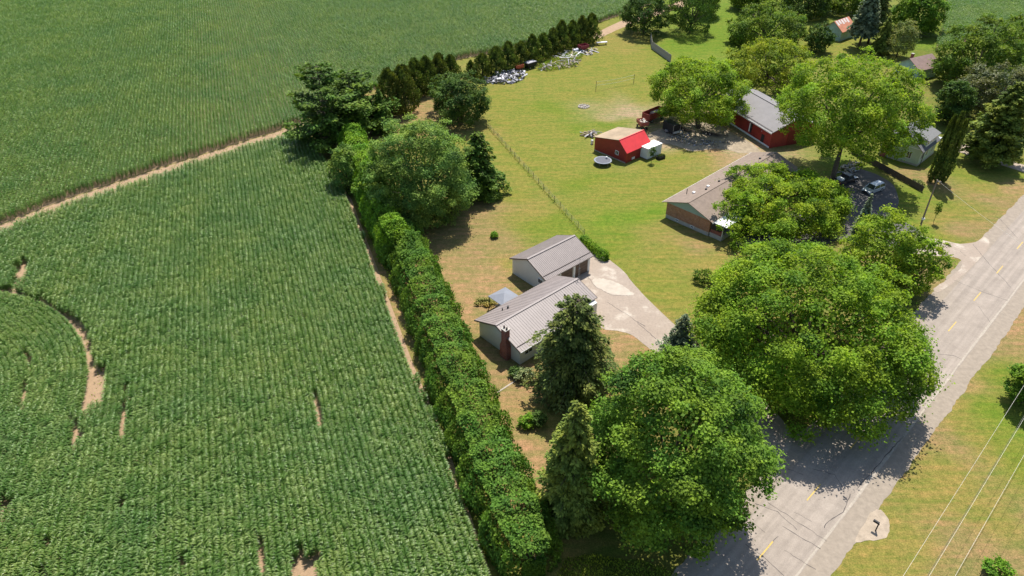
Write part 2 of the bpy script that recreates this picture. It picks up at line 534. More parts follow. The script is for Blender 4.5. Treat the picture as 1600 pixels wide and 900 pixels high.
def hedge_mesh(pts, half, h, leaf, dens, rs, lump=0.22, seed_f=0.0, round_=0.75):
    """leaves over a rounded, lumpy section swept along a ground line (list of xy)"""
    W = np.array([(p[0], p[1]) for p in pts])
    seg = np.linalg.norm(np.diff(W, axis=0), axis=1)
    Ltot = seg.sum()
    n = int(dens * Ltot * (2 * h + 2 * half) / (leaf * leaf * 0.42))
    s = rs.uniform(0, Ltot, n)
    cs = np.concatenate([[0], np.cumsum(seg)])
    i = np.clip(np.searchsorted(cs, s, side='right') - 1, 0, len(seg) - 1)
    t = (s - cs[i]) / seg[i]
    base = W[i] + (W[i + 1] - W[i]) * t[:, None]
    d = unit(W[i + 1] - W[i])
    nrm = np.stack([d[:, 1], -d[:, 0]], 1)
    u = rs.uniform(0, 1, n)
    per = 2 * h + 2 * half
    q = u * per
    side = np.where(q < h, -1, np.where(q > h + 2 * half, 1, 0))
    zz = np.where(side == -1, q, np.where(side == 1, per - q, h))
    xx = np.where(side == -1, -half, np.where(side == 1, half, q - h - half))
    # round the shoulders
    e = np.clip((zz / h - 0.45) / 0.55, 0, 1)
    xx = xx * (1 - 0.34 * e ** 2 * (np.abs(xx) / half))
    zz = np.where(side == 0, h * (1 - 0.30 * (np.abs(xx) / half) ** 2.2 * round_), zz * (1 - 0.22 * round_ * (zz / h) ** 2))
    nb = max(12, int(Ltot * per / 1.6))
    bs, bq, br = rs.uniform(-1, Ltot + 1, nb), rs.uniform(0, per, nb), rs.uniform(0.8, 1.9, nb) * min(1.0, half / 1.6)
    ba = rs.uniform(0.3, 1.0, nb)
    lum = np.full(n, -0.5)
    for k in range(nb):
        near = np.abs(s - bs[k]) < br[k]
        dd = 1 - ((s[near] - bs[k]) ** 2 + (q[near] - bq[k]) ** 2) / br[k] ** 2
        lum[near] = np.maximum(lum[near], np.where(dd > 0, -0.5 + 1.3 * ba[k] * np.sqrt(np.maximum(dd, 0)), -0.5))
    dep = rs.uniform(-0.42, 0.08, n) + rs.normal(0, 0.12, n) + lum * lump
    outx = np.where(side == 0, xx / half * 0.4, side)
    outz = np.where(side == 0, 1.0, 0.3)
    xx2 = xx + outx * dep
    zz2 = np.maximum(0.06, zz + outz * dep)
    # taper the two ends
    endf = np.clip(np.minimum(s, Ltot - s) / (half * 0.9), 0, 1)
    sc = 0.35 + 0.65 * np.sqrt(1 - (1 - endf) ** 2)
    swell = 1 + 0.10 * np.sin(s * 1.05 + 1.3 * np.sin(s * 0.31 + seed_f)) + 0.06 * np.sin(s * 2.4 + seed_f)
    xx2 *= sc * swell
    zz2 *= 1 + 0.5 * (swell - 1)
    zz2 *= 0.6 + 0.4 * sc
    P = np.concatenate([base + nrm * xx2[:, None], zz2[:, None]], 1)
    out = np.concatenate([nrm * outx[:, None], outz[:, None]], 1)
    Nn = out + rs.normal(0, 0.5, (n, 3))
    D = np.cross(Nn, rs.normal(size=(n, 3)))
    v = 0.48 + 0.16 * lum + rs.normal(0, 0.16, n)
    # end caps
    m = int(n * 2 * half / per * 0.25) + 30
    Q = []
    for end in (0, -1):
        w0 = W[end]
        dd = d[np.argmin(s) if end == 0 else np.argmax(s)] * (-1 if end == 0 else 1)
        nn = np.array([dd[1], -dd[0]])
        x = rs.uniform(-half * 0.34, half * 0.34, m)
        zq = rs.uniform(0.05, h * 0.62, m)
        bulge = rs.uniform(-0.3, 0.12, m)
        Q.append(np.concatenate([w0 + nn * x[:, None] + dd * bulge[:, None], zq[:, None]], 1))
    Q = np.concatenate(Q)
    P = np.concatenate([P, Q])
    Nn = np.concatenate([Nn, rs.normal(0, 1, (2 * m, 3))])
    D = np.concatenate([D, rs.normal(0, 1, (2 * m, 3))])
    v = np.concatenate([v, 0.4 + rs.normal(0, 0.15, 2 * m)])
    return P, D, Nn, v


# ================================================================== THE SETTING
# ------------------------------------------------------------------ ground sheet with grass colours
G1 = (0.148, 0.186, 0.022)   # watered lawn
G2 = (0.190, 0.192, 0.034)   # yellowing lawn
GB = (0.128, 0.192, 0.018)   # lush bright lawn
MX = (0.220, 0.195, 0.045)   # half dry
B1 = (0.248, 0.186, 0.076)   # dry lawn
B2 = (0.290, 0.200, 0.088)   # parched lawn
TN = (0.330, 0.255, 0.150)   # worn gravelly soil
DK = (0.125, 0.140, 0.026)   # rough grass, also a darker tone painted for shade under trees
CTRL = [(745, 360, B1), (700, 440, B2), (760, 420, B2), (720, 395, B1), (790, 390, B1), (740, 470, B2), (830, 335, MX), (800, 300, G2), (780, 235, G2),
        (770, 210, MX), (860, 350, G1), (895, 362, G1), (800, 405, MX), (815, 260, G2), (650, 178, B2), (690, 185, B1), (780, 575, B1), (800, 615, B2),
        (830, 690, B2), (842, 722, B2), (975, 530, B2), (960, 525, B2), (790, 600, B1), (765, 320, B1), (640, 330, DK), (740, 330, B1), (890, 560, DK), (880, 640, MX),
        (780, 160, G2), (800, 200, G2), (850, 170, G1), (900, 145, G2), (950, 110, G2), (880, 115, G2), (960, 60, MX), (985, 75, MX), (1000, 120, G2), (1000, 95, G2), (860, 230, G2),
        (830, 200, G2), (900, 200, G1), (880, 265, G2), (905, 285, G1), (950, 310, G2), (1000, 300, G2), (1000, 330, GB), (960, 345, GB), (980, 370, G1), (1050, 395, G2), (1020, 430, G2), (1090, 400, MX),
        (1040, 372, MX), (1060, 380, B1), (940, 395, G1), (1000, 450, G2), (1060, 470, G2), (1030, 480, MX), (980, 180, TN), (960, 195, G1), (1030, 215, TN), (1060, 215, TN), (1100, 225, TN),
        (1150, 232, TN), (1120, 235, B2), (1080, 245, MX), (1040, 255, G2), (1060, 280, G2), (1120, 20, GB), (1130, 55, GB), (1090, 68, GB), (1050, 75, GB), (1100, 110, GB), (1000, 140, G2),
        (1440, 310, G1), (1480, 335, MX), (1520, 360, B1), (1560, 312, B1), (1590, 290, B2), (1500, 270, G1), (1570, 272, G1), (1545, 290, MX), (1420, 350, G1), (1450, 370, G2), (1400, 250, G1), (1350, 270, GB), (1390, 300, GB),
        (1330, 75, G2), (1450, 68, GB), (1480, 80, DK), (1420, 275, B1), (1435, 282, B1), (1300, 200, DK), (1500, 200, DK),
        (1430, 700, B2), (1500, 615, B2), (1580, 510, B2), (1550, 540, B1), (1400, 760, B2), (1450, 690, B1), (1540, 700, MX), (1580, 655, GB), (1475, 750, MX), (1440, 780, MX), (1400, 830, MX), (1350, 890, MX), (1420, 880, MX), (1500, 830, B1), (1530, 790, MX),
        (1580, 800, B1), (1460, 885, B1), (1570, 870, B1), (1560, 600, G1), (1530, 650, MX), (1590, 720, G1), (1490, 790, MX), (1600, 1000, B1),
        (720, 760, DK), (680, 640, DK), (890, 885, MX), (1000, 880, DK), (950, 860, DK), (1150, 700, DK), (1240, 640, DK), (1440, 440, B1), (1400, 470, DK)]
gx = np.concatenate([-np.geomspace(2600, 62, 22), np.arange(-60, 142, 1.25), np.geomspace(144, 2600, 22)])
gy = np.concatenate([-np.geomspace(900, 10, 10), np.arange(0, 30, 5.0), np.arange(30, 262, 1.25), np.geomspace(264, 3200, 24)])
XX, YY = np.meshgrid(gx, gy)
gv = np.stack([XX.ravel(), YY.ravel()], 1)
cw = np.array([(G(a, b).x, G(a, b).y) for a, b, c in CTRL])
cc = np.array([c for a, b, c in CTRL])
rsg = np.random.RandomState(5)
wob = np.stack([np.sin(gv[:, 0] * 0.31 + gv[:, 1] * 0.13) * 1.6 + np.sin(gv[:, 1] * 0.53) * 1.0, np.sin(gv[:, 1] * 0.27 - gv[:, 0] * 0.21) * 1.6 + np.sin(gv[:, 0] * 0.61) * 1.0], 1)
qq = gv + wob
num = np.zeros((len(gv), 3)); den = np.zeros(len(gv))
for (wx, wy), c in zip(cw, cc):
    w = 1.0 / (((qq[:, 0] - wx) ** 2 + (qq[:, 1] - wy) ** 2) ** 1.6 + 4.0)
    num += w[:, None] * c
    den += w
gcol = num / den[:, None] * np.array([0.83, 0.84, 0.80])
far = np.clip((np.maximum(np.abs(gv[:, 0] - 40) - 130, np.abs(gv[:, 1] - 150) - 180)) / 60, 0, 1)[:, None]
gcol = gcol * (1 - far) + np.array([0.07, 0.12, 0.02]) * far
nx, ny = len(gx), len(gy)
me = bpy.data.meshes.new('ground')
idx = np.arange(nx * ny).reshape(ny, nx)
quads = np.stack([idx[:-1, :-1], idx[:-1, 1:], idx[1:, 1:], idx[1:, :-1]], -1).reshape(-1, 4)
me.from_pydata(np.concatenate([gv, np.zeros((len(gv), 1))], 1).tolist(), [], quads.tolist())
a = me.attributes.new('grass', 'FLOAT_COLOR', 'POINT')
a.data.foreach_set('color', np.concatenate([gcol, np.ones((len(gcol), 1))], 1).astype(np.float32).ravel())
m, nt, b = new_mat('lawn')
at = N(nt, 'ShaderNodeAttribute', attribute_name='grass')
geo = N(nt, 'ShaderNodeNewGeometry')
n1 = N(nt, 'ShaderNodeTexNoise', Scale=0.35, Detail=8.0, Roughness=0.7)
n2 = N(nt, 'ShaderNodeTexNoise', Scale=6.0, Detail=5.0, Roughness=0.75)
n3 = N(nt, 'ShaderNodeTexNoise', Scale=1.3, Detail=6.0, Roughness=0.7)
mp = N(nt, 'ShaderNodeMapping')
mp.inputs['Rotation'].default_value = (0, 0, math.radians(-27))
mp.inputs['Scale'].default_value = (0.16, 1.3, 1.0)         # mowing / tyre streaks
nt.links.new(geo.outputs['Position'], mp.inputs['Vector'])
n4 = N(nt, 'ShaderNodeTexNoise', Scale=1.0, Detail=4.0, Roughness=0.6)
nt.links.new(mp.outputs[0], n4.inputs['Vector'])
for n_ in (n1, n2, n3): nt.links.new(geo.outputs['Position'], n_.inputs['Vector'])
r1 = ramp(nt, n1.outputs['Fac'], [(0.36, (0.86, 0.96, 0.86)), (0.62, (1.14, 1.04, 1.12))])
r4 = ramp(nt, n4.outputs['Fac'], [(0.38, (0.84, 0.97, 0.85)), (0.64, (1.18, 1.04, 1.22))])
r3 = ramp(nt, n3.outputs['Fac'], [(0.35, (0.72, 0.80, 0.72)), (0.66, (1.28, 1.18, 1.28))])
r2 = ramp(nt, n2.outputs['Fac'], [(0.32, (0.48, 0.54, 0.48)), (0.68, (1.46, 1.40, 1.45))])
c = mixc(nt, 1.0, at.outputs['Color'], r1.outputs['Color'], 'MULTIPLY')
c = mixc(nt, 1.0, c, r4.outputs['Color'], 'MULTIPLY')
c = mixc(nt, 1.0, c, r3.outputs['Color'], 'MULTIPLY')
c = mixc(nt, 1.0, c, r2.outputs['Color'], 'MULTIPLY')
nt.links.new(c, b.inputs['Base Color'])
b.inputs['Roughness'].default_value = 0.95
b.inputs['Specular IOR Level'].default_value = 0.1
bp = N(nt, 'ShaderNodeBump', Strength=0.55, Distance=0.10)
nt.links.new(n2.outputs['Fac'], bp.inputs['Height'])
nt.links.new(bp.outputs['Normal'], b.inputs['Normal'])
tag(link_mesh('ground', me, m), kind='structure')

# ------------------------------------------------------------------ crop soil
m, nt, b = new_mat('field_soil')
geo = N(nt, 'ShaderNodeNewGeometry')
n1 = N(nt, 'ShaderNodeTexNoise', Scale=0.9, Detail=9.0, Roughness=0.7)
n2 = N(nt, 'ShaderNodeTexNoise', Scale=9.0, Detail=4.0, Roughness=0.7)
for n_ in (n1, n2): nt.links.new(geo.outputs['Position'], n_.inputs['Vector'])
r1 = ramp(nt, n1.outputs['Fac'], [(0.3, (0.27, 0.178, 0.105)), (0.7, (0.39, 0.265, 0.160))])
r2 = ramp(nt, n2.outputs['Fac'], [(0.3, (0.72, 0.72, 0.72)), (0.7, (1.2, 1.2, 1.2))])
nt.links.new(mixc(nt, 1.0, r1.outputs['Color'], r2.outputs['Color'], 'MULTIPLY'), b.inputs['Base Color'])
b.inputs['Roughness'].default_value = 0.95
bp = N(nt, 'ShaderNodeBump', Strength=0.6, Distance=0.12)
nt.links.new(n2.outputs['Fac'], bp.inputs['Height'])
nt.links.new(bp.outputs['Normal'], b.inputs['Normal'])
SOIL = m
ROWAZ = -20.4
RD = az(ROWAZ)                       # along the crop rows
RN = Vector((RD.y, -RD.x, 0))        # across
STRIP = [(478, 205), (503, 250), (545, 312), (578, 402), (636, 560), (694, 702), (746, 862), (790, 985)]
w = [G(*p) for p in STRIP]
soil_near = [(p.x + 0.55, p.y) for p in w] + [(5.0, 12.0), (-190, 12.0), (-190, 60.0)]
lw = [G(0, 352), G(100, 313), G(200, 279), G(300, 247), G(400, 216), G(478, 192)]
pathdir = (lw[-1] - lw[0]).normalized()
lw0 = lw[0] - pathdir * 90
soil_near += [(lw0.x, lw0.y)] + [(p.x, p.y) for p in lw]
tag(sheet('field', soil_near, 0.008, SOIL, px=False), kind='structure')
FARB = [(480, 186), (560, 150), (640, 118), (720, 92), (800, 78), (860, 62), (915, 42), (960, 27), (1010, 10), (1060, -12), (1100, -28)]
fb = [G(*p) for p in FARB]
far_left = lw0 + Vector((-40, 60, 0))
soil_far = [(lw0.x + 0.3, lw0.y + 0.8)] + [(p.x + 0.3, p.y + 0.8) for p in lw] + [(p.x, p.y) for p in fb] + [(130, 420), (-330, 420), (-330, 150)]
tag(sheet('field', soil_far, 0.012, SOIL, px=False), kind='structure')
fr = [G(*p) for p in [(1462, 78), (1474, 40), (1478, 0), (1480, -30), (1680, -30), (1690, 60), (1600, 60), (1530, 60)]]
soil_right = [(p.x, p.y) for p in fr]
tag(sheet('field', soil_right, 0.010, SOIL, px=False), kind='structure')
# farm track running out of the far corner of the lawn
tag(sheet('farm_track', smooth_poly([(928, 56), (950, 42), (1000, 22), (1050, 6), (1110, -18), (1120, -10), (1058, 14), (1005, 31), (962, 48), (936, 60)], 5, 0.15, 4), 0.02, SOIL, px=False), kind='structure')

# ------------------------------------------------------------------ corn
m, nt, b = new_mat('corn_leaf')
oi = N(nt, 'ShaderNodeObjectInfo')
at = N(nt, 'ShaderNodeAttribute', attribute_name='v')
geo = N(nt, 'ShaderNodeNewGeometry')
nz = N(nt, 'ShaderNodeTexNoise', Scale=0.09, Detail=5.0, Roughness=0.6)
nt.links.new(geo.outputs['Position'], nz.inputs['Vector'])
ad = N(nt, 'ShaderNodeMath', operation='MULTIPLY_ADD')
ad.inputs[1].default_value = 0.16
nt.links.new(oi.outputs['Random'], ad.inputs[0])
nt.links.new(at.outputs['Fac'], ad.inputs[2])
r = ramp(nt, ad.outputs[0], [(0.14, (0.028, 0.078, 0.014)), (0.56, (0.104, 0.200, 0.044)), (0.88, (0.27, 0.35, 0.120))])
rn = ramp(nt, nz.outputs['Fac'], [(0.35, (0.86, 0.93, 0.95)), (0.68, (1.24, 1.10, 1.0))])
cl = mixc(nt, 1.0, r.outputs['Color'], rn.outputs['Color'], 'MULTIPLY')
nt.links.new(cl, b.inputs['Base Color'])
b.inputs['Roughness'].default_value = 0.33
b.inputs['Specular IOR Level'].default_value = 0.22
tr = N(nt, 'ShaderNodeBsdfTranslucent')
nt.links.new(mixc(nt, 1.0, cl, (1.25, 1.4, 0.6), 'MULTIPLY'), tr.inputs['Color'])
mx = N(nt, 'ShaderNodeMixShader')
mx.inputs[0].default_value = 0.4
nt.links.new(b.outputs[0], mx.inputs[1])
nt.links.new(tr.outputs[0], mx.inputs[2])
nt.links.new(mx.outputs[0], nt.nodes['Material Output'].inputs['Surface'])
CORN = m
SEG = 1.6
def corn_segment(seed, simple=False):
    rs = np.random.RandomState(seed)
    V, Fc, val = [], [], []
    npl = 9 if not simple else 7
    for k in range(npl):
        x0 = -SEG / 2 + (k + 0.5) * SEG / npl + rs.normal(0, 0.03)
        y0 = rs.normal(0, 0.035)
        hh = 1.72 * rs.uniform(0.86, 1.10)
        a0 = math.pi / 2 + rs.normal(0, 0.6)
        nleaf = 9 if not simple else 6
        pv = rs.normal(0, 0.05)
        # stalk
        o = len(V)
        for zz, rr in ((0, 0.022), (hh * 0.95, 0.008)):
            for t in range(3):
                V.append((x0 + rr * math.cos(t * 2.1), y0 + rr * math.sin(t * 2.1), zz)); val.append(0.45)
        for t in range(3):
            Fc.append((o + t, o + (t + 1) % 3, o + 3 + (t + 1) % 3, o + 3 + t))
        for j in range(nleaf):
            f = (j + 1) / nleaf
            a = a0 + (math.pi if j % 2 else 0) + rs.normal(0, 0.28)
            z = hh * (0.22 + 0.74 * f)
            Lf = (0.84 - 0.30 * abs(f - 0.55) * 1.4) * rs.uniform(0.8, 1.15)
            wd = 0.064 * rs.uniform(0.85, 1.25)
            el = 0.95 + 0.35 * f
            dx, dy = math.cos(a), math.sin(a)
            nseg = 4 if not simple else 3
            px_, pz = 0.0, z
            o = len(V)
            tw = rs.normal(0, 0.35)
            for q in range(nseg + 1):
                s = q / nseg
                ww = wd * (0.55 + 1.4 * s - 1.85 * s * s) if q < nseg else 0.008
                sx, sy = -dy, dx
                wz = ww * math.sin(tw * s)
                for sg in (-1, 1):
                    V.append((x0 + dx * px_ + sg * sx * ww, y0 + dy * px_ + sg * sy * ww, pz + sg * wz))
                    val.append(0.30 + 0.22 * f + 0.12 * s + pv)
                ang = el - s * (el + 0.85)
                px_ += Lf / nseg * math.cos(ang)
                pz += Lf / nseg * math.sin(ang)
            for q in range(nseg):
                Fc.append((o + 2 * q, o + 2 * q + 1, o + 2 * q + 3, o + 2 * q + 2))
    me = bpy.data.meshes.new('corn_row_piece')
    me.from_pydata(V, [], Fc)
    at = me.attributes.new('v', 'FLOAT', 'POINT')
    at.data.foreach_set('value', np.array(val, np.float32))
    me.materials.append(CORN)
    me.polygons.foreach_set('use_smooth', [True] * len(me.polygons))
    return bpy.data.objects.new('corn_row_piece', me)
corn_kinds = bpy.data.collections.new('corn_kinds')
for s in range(8): corn_kinds.objects.link(corn_segment(100 + s))
corn_far_kinds = bpy.data.collections.new('corn_far_kinds')
for s in range(6): corn_far_kinds.objects.link(corn_segment(200 + s, True))

def scatter_group(coll, nkinds):
    ng = bpy.data.node_groups.new('corn_scatter', 'GeometryNodeTree')
    ng.interface.new_socket('Geometry', in_out='INPUT', socket_type='NodeSocketGeometry')
    ng.interface.new_socket('Geometry', in_out='OUTPUT', socket_type='NodeSocketGeometry')
    gi = ng.nodes.new('NodeGroupInput'); go = ng.nodes.new('NodeGroupOutput')
    iop = ng.nodes.new('GeometryNodeInstanceOnPoints')
    ci = ng.nodes.new('GeometryNodeCollectionInfo')
    ci.inputs['Collection'].default_value = coll
    ci.inputs['Separate Children'].default_value = True
    ci.inputs['Reset Children'].default_value = True
    def attr(name, dt):
        n = ng.nodes.new('GeometryNodeInputNamedAttribute')
        n.data_type = dt
        n.inputs['Name'].default_value = name
        return n.outputs['Attribute']
    L = ng.links
    L.new(gi.outputs[0], iop.inputs['Points'])
    L.new(ci.outputs[0], iop.inputs['Instance'])
    iop.inputs['Pick Instance'].default_value = True
    L.new(attr('kind_index', 'INT'), iop.inputs['Instance Index'])
    cx = ng.nodes.new('ShaderNodeCombineXYZ')
    L.new(attr('turn', 'FLOAT'), cx.inputs['Z'])
    L.new(cx.outputs[0], iop.inputs['Rotation'])
    L.new(attr('size', 'FLOAT_VECTOR'), iop.inputs['Scale'])
    L.new(iop.outputs[0], go.inputs[0])
    return ng
NG_NEAR = scatter_group(corn_kinds, 8)
NG_FAR = scatter_group(corn_far_kinds, 6)
def corn_field(P, turn, ng, nk, seed, label, hscale=1.0):
    rs = np.random.RandomState(seed)
    n = len(P)
    me = bpy.data.meshes.new('corn')
    me.vertices.add(n)
    me.vertices.foreach_set('co', np.concatenate([P, np.full((n, 1), 0.01)], 1).astype(np.float32).ravel())
    a = me.attributes.new('kind_index', 'INT', 'POINT'); a.data.foreach_set('value', rs.randint(0, nk, n).astype(np.int32))
    a = me.attributes.new('turn', 'FLOAT', 'POINT'); a.data.foreach_set('value', (turn + math.pi * rs.randint(0, 2, n) + rs.normal(0, 0.02, n)).astype(np.float32))
    low = np.sin(P[:, 0] * 0.21) * np.sin(P[:, 1] * 0.17 + 1) * 0.05
    hz = hscale * (1 + low + rs.normal(0, 0.04, n))
    S = np.stack([np.ones(n), np.full(n, 1.0) * rs.uniform(0.9, 1.12, n), hz], 1)
    a = me.attributes.new('size', 'FLOAT_VECTOR', 'POINT'); a.data.foreach_set('vector', S.astype(np.float32).ravel())
    o = link_mesh('corn', me, None)
    md = o.modifiers.new('scatter', 'NODES')
    md.node_group = ng
    tag(o, label, 'corn', kind='stuff')
    return o
def rows_in(poly, spacing=0.76, jit=0.025, seed=0):
    rs = np.random.RandomState(seed)
    Q = np.array(poly)
    u = Q @ np.array([RD.x, RD.y]); v = Q @ np.array([RN.x, RN.y])
    us = np.arange(u.min(), u.max(), SEG); vs = np.arange(math.floor(v.min() / spacing) * spacing, v.max(), spacing)
    U, Vv = np.meshgrid(us, vs)
    U = U + rs.uniform(0, SEG, (len(vs), 1))
    Vv = Vv + 0.12 * np.sin(U * 0.06) + rs.normal(0, jit, U.shape)
    P = np.stack([U.ravel() * RD.x + Vv.ravel() * RN.x, U.ravel() * RD.y + Vv.ravel() * RN.y], 1)
    return P[inside(P, poly)]
def view_clip(P, x0=-260, x1=1800, y0=-80, y1=1090):
    a, b = proj(np.concatenate([P, np.full((len(P), 1), 1.0)], 1))
    zc = P[:, 1] * CP + (CAM_H - 1) * SP
    return P[(zc > 1) & (a > x0) & (a < x1) & (b > y0) & (b < y1)]
rowturn = math.atan2(RD.y, RD.x)
# near field: its far edge hides part of the track, so that edge is read off at leaf height
nearpoly = [(p.x - 0.12, p.y) for p in w] + [(5.0, 12.0), (-190, 12.0), (-190, 60.0)]
top_edge = [G(0, 358, 1.6), G(100, 320, 1.6), G(200, 286, 1.6), G(300, 254, 1.6), G(400, 223, 1.6), G(470, 201, 1.6)]
te0 = top_edge[0] - pathdir * 90
nearpoly += [(te0.x, te0.y)] + [(p.x, p.y) for p in top_edge]
P = view_clip(rows_in(nearpoly, seed=2))
# the curved planting in the corner of the near field: circle through the turning track
arc = np.array([(G(*p).x, G(*p).y) for p in [(45, 465), (100, 485), (130, 510), (150, 560), (158, 600)]])
A = np.concatenate([2 * arc, np.ones((len(arc), 1))], 1)
sol = np.linalg.lstsq(A, (arc ** 2).sum(1), rcond=None)[0]
ac, ar = sol[:2], math.sqrt(sol[2] + sol[0] ** 2 + sol[1] ** 2)
def pxpoly(pts, z=0.0):
    return [(G(a, b, z).x, G(a, b, z).y) for a, b in pts]
dist = np.linalg.norm(P - ac, axis=1)
arc_zone = inside(P, pxpoly([(-300, 400), (60, 440), (150, 480), (185, 600), (165, 640), (60, 690), (-300, 720)]))
P = P[~((dist < ar - 0.2) & arc_zone)]
BARE = [[(145, 585), (172, 580), (167, 640), (140, 640)], [(28, 420), (40, 404), (54, 412), (44, 440), (18, 462)], [(119, 665), (133, 650), (130, 698), (116, 706)],
        [(403, 840), (421, 838), (424, 905), (404, 905)], [(450, 872), (500, 868), (504, 925), (455, 925)], [(376, 219), (402, 211), (398, 232), (372, 236)],
        [(44, 560), (56, 555), (54, 575), (42, 585)], [(0, 800), (22, 770), (26, 790), (4, 825)], [(34, 625), (46, 595), (50, 605), (38, 645)],
        [(488, 570), (492, 570), (506, 690), (502, 690)], [(207, 560), (210, 560), (195, 690), (192, 690)]]
for bz in BARE:
    P = P[~inside(P, pxpoly(bz, 0.3))]
rs = np.random.RandomState(8)
thin = inside(P, pxpoly([(60, 780), (240, 730), (330, 780), (300, 1000), (40, 1000)])) & (rs.rand(len(P)) < 0.03)
P = P[~thin]
corn_field(P, rowturn, NG_NEAR, 8, 3, 'rows of tall green corn between the hedge and the sandy track')
# curved rows
CPs, CT = [], []
for k in range(1, 60):
    R = ar - 0.9 - k * 0.76
    if R < 3: break
    n = int(2 * math.pi * R / SEG)
    th = np.arange(n) / n * 2 * math.pi + k
    CPs.append(ac + np.stack([np.cos(th), np.sin(th)], 1) * R); CT.append(th + math.pi / 2)
CPs, CT = np.concatenate(CPs), np.concatenate(CT)
keep = inside(CPs, pxpoly([(-300, 400), (60, 440), (150, 480), (185, 600), (165, 640), (60, 690), (-300, 720)]))
a_, b_ = proj(np.concatenate([CPs, np.ones((len(CPs), 1))], 1))
keep &= (a_ > -260)
for bz in BARE: keep &= ~inside(CPs, pxpoly(bz, 0.3))
corn_field(CPs[keep], CT[keep], NG_NEAR, 8, 5, 'curved rows of corn inside the bare turning arc', 0.9)
farpoly = [(p[0] + 0.2, p[1] + 0.4) for p in soil_far[:7]] + soil_far[7:]
corn_field(view_clip(rows_in(farpoly, seed=4), -200, 1760, -80, 1000), rowturn, NG_FAR, 6, 7, 'wide field of corn beyond the sandy track and tree line')
corn_field(view_clip(rows_in(soil_right, seed=6), -200, 1760, -80, 1000), rowturn, NG_FAR, 6, 9, 'corner of corn field behind the trees by the road')

# ------------------------------------------------------------------ road
m, nt, b = new_mat('worn_asphalt')
geo = N(nt, 'ShaderNodeNewGeometry')
mp = N(nt, 'ShaderNodeMapping')
mp.inputs['Rotation'].default_value = (0, 0, math.radians(-44.1))
nt.links.new(geo.outputs['Position'], mp.inputs['Vector'])
ms = N(nt, 'ShaderNodeMapping'); ms.inputs['Scale'].default_value = (0.04, 1.3, 1)
nt.links.new(mp.outputs[0], ms.inputs['Vector'])
n1 = N(nt, 'ShaderNodeTexNoise', Scale=1.0, Detail=4.0)
nt.links.new(ms.outputs[0], n1.inputs['Vector'])
n2 = N(nt, 'ShaderNodeTexNoise', Scale=0.6, Detail=9.0, Roughness=0.72)
n3 = N(nt, 'ShaderNodeTexNoise', Scale=14.0, Detail=3.0)
nt.links.new(geo.outputs['Position'], n2.inputs['Vector']); nt.links.new(geo.outputs['Position'], n3.inputs['Vector'])
r1 = ramp(nt, n2.outputs['Fac'], [(0.3, (0.245, 0.206, 0.170)), (0.7, (0.325, 0.276, 0.230))])
r2 = ramp(nt, n1.outputs['Fac'], [(0.35, (0.88, 0.88, 0.88)), (0.65, (1.1, 1.1, 1.1))])
r3 = ramp(nt, n3.outputs['Fac'], [(0.3, (0.86, 0.86, 0.86)), (0.7, (1.12, 1.12, 1.12))])
c = mixc(nt, 1.0, r1.outputs['Color'], r2.outputs['Color'], 'MULTIPLY')
nt.links.new(mixc(nt, 1.0, c, r3.outputs['Color'], 'MULTIPLY'), b.inputs['Base Color'])
b.inputs['Roughness'].default_value = 0.9
b.inputs['Specular IOR Level'].default_value = 0.2
ROAD = m
GRAVEL = plain('gravel', (0.34, 0.275, 0.205), 0.95, 0.22, 1.2, bump=0.7)
GRAVEL2 = plain('gravel_shoulder', (0.265, 0.220, 0.172), 0.95, 0.16, 1.5, bump=0.3)
RA = 45.9
rd, rnv = az(RA), az(RA + 90)
rc = G(1265, 770) + rnv * 0.3
def rp(s, o):
    q = rc + rd * s + rnv * o
    return (q.x, q.y)
def strip(name, s0, s1, o0, o1, z, mat, step=4.0, wob=0.0, seed=0, parent=None):
    rnd = random.Random(seed)
    n = max(1, int((s1 - s0) / step))
    vs, fs = [], []
    w0 = w1 = 0.0
    for i in range(n + 1):
        s = s0 + (s1 - s0) * i / n
        w0 = w0 * 0.75 + rnd.uniform(-wob, wob) * 0.7
        w1 = w1 * 0.75 + rnd.uniform(-wob, wob) * 0.7
        a, bb = rp(s, o0 + w0), rp(s, o1 + w1)
        vs += [(a[0], a[1], z), (bb[0], bb[1], z)]
    for i in range(n): fs.append((2 * i, 2 * i + 1, 2 * i + 3, 2 * i + 2))
    me = bpy.data.meshes.new(name)
    me.from_pydata(vs, [], fs)
    return link_mesh(name, me, mat, parent)
tag(strip('shoulder', -260, 420, -5.3, -2.9, 0.016, GRAVEL2, 0.5, 0.2, 1), kind='structure')
tag(strip('shoulder', -260, 420, 3.6, 6.05, 0.016, GRAVEL2, 0.5, 0.18, 2), kind='structure')
road = tag(strip('road', -260, 420, -3.35, 3.85, 0.024, ROAD, 1.5, 0.03, 3), kind='structure')
YEL = plain('road_paint', (0.50, 0.35, 0.09), 0.8, 0.25, 6.0)
for k in range(-24, 38):
    s = 43.2 + 10.7 * k
    o = strip('lane_dash', s - 1.6, s + 1.6, -0.065, 0.065, 0.030, YEL, 0.8, 0.012, k, road)
TAR = plain('crack_sealant', (0.075, 0.065, 0.06), 0.85, 0.3, 5.0)
PALE = plain('pale_joint', (0.34, 0.295, 0.24), 0.9, 0.2, 3.0)
rnd = random.Random(11)
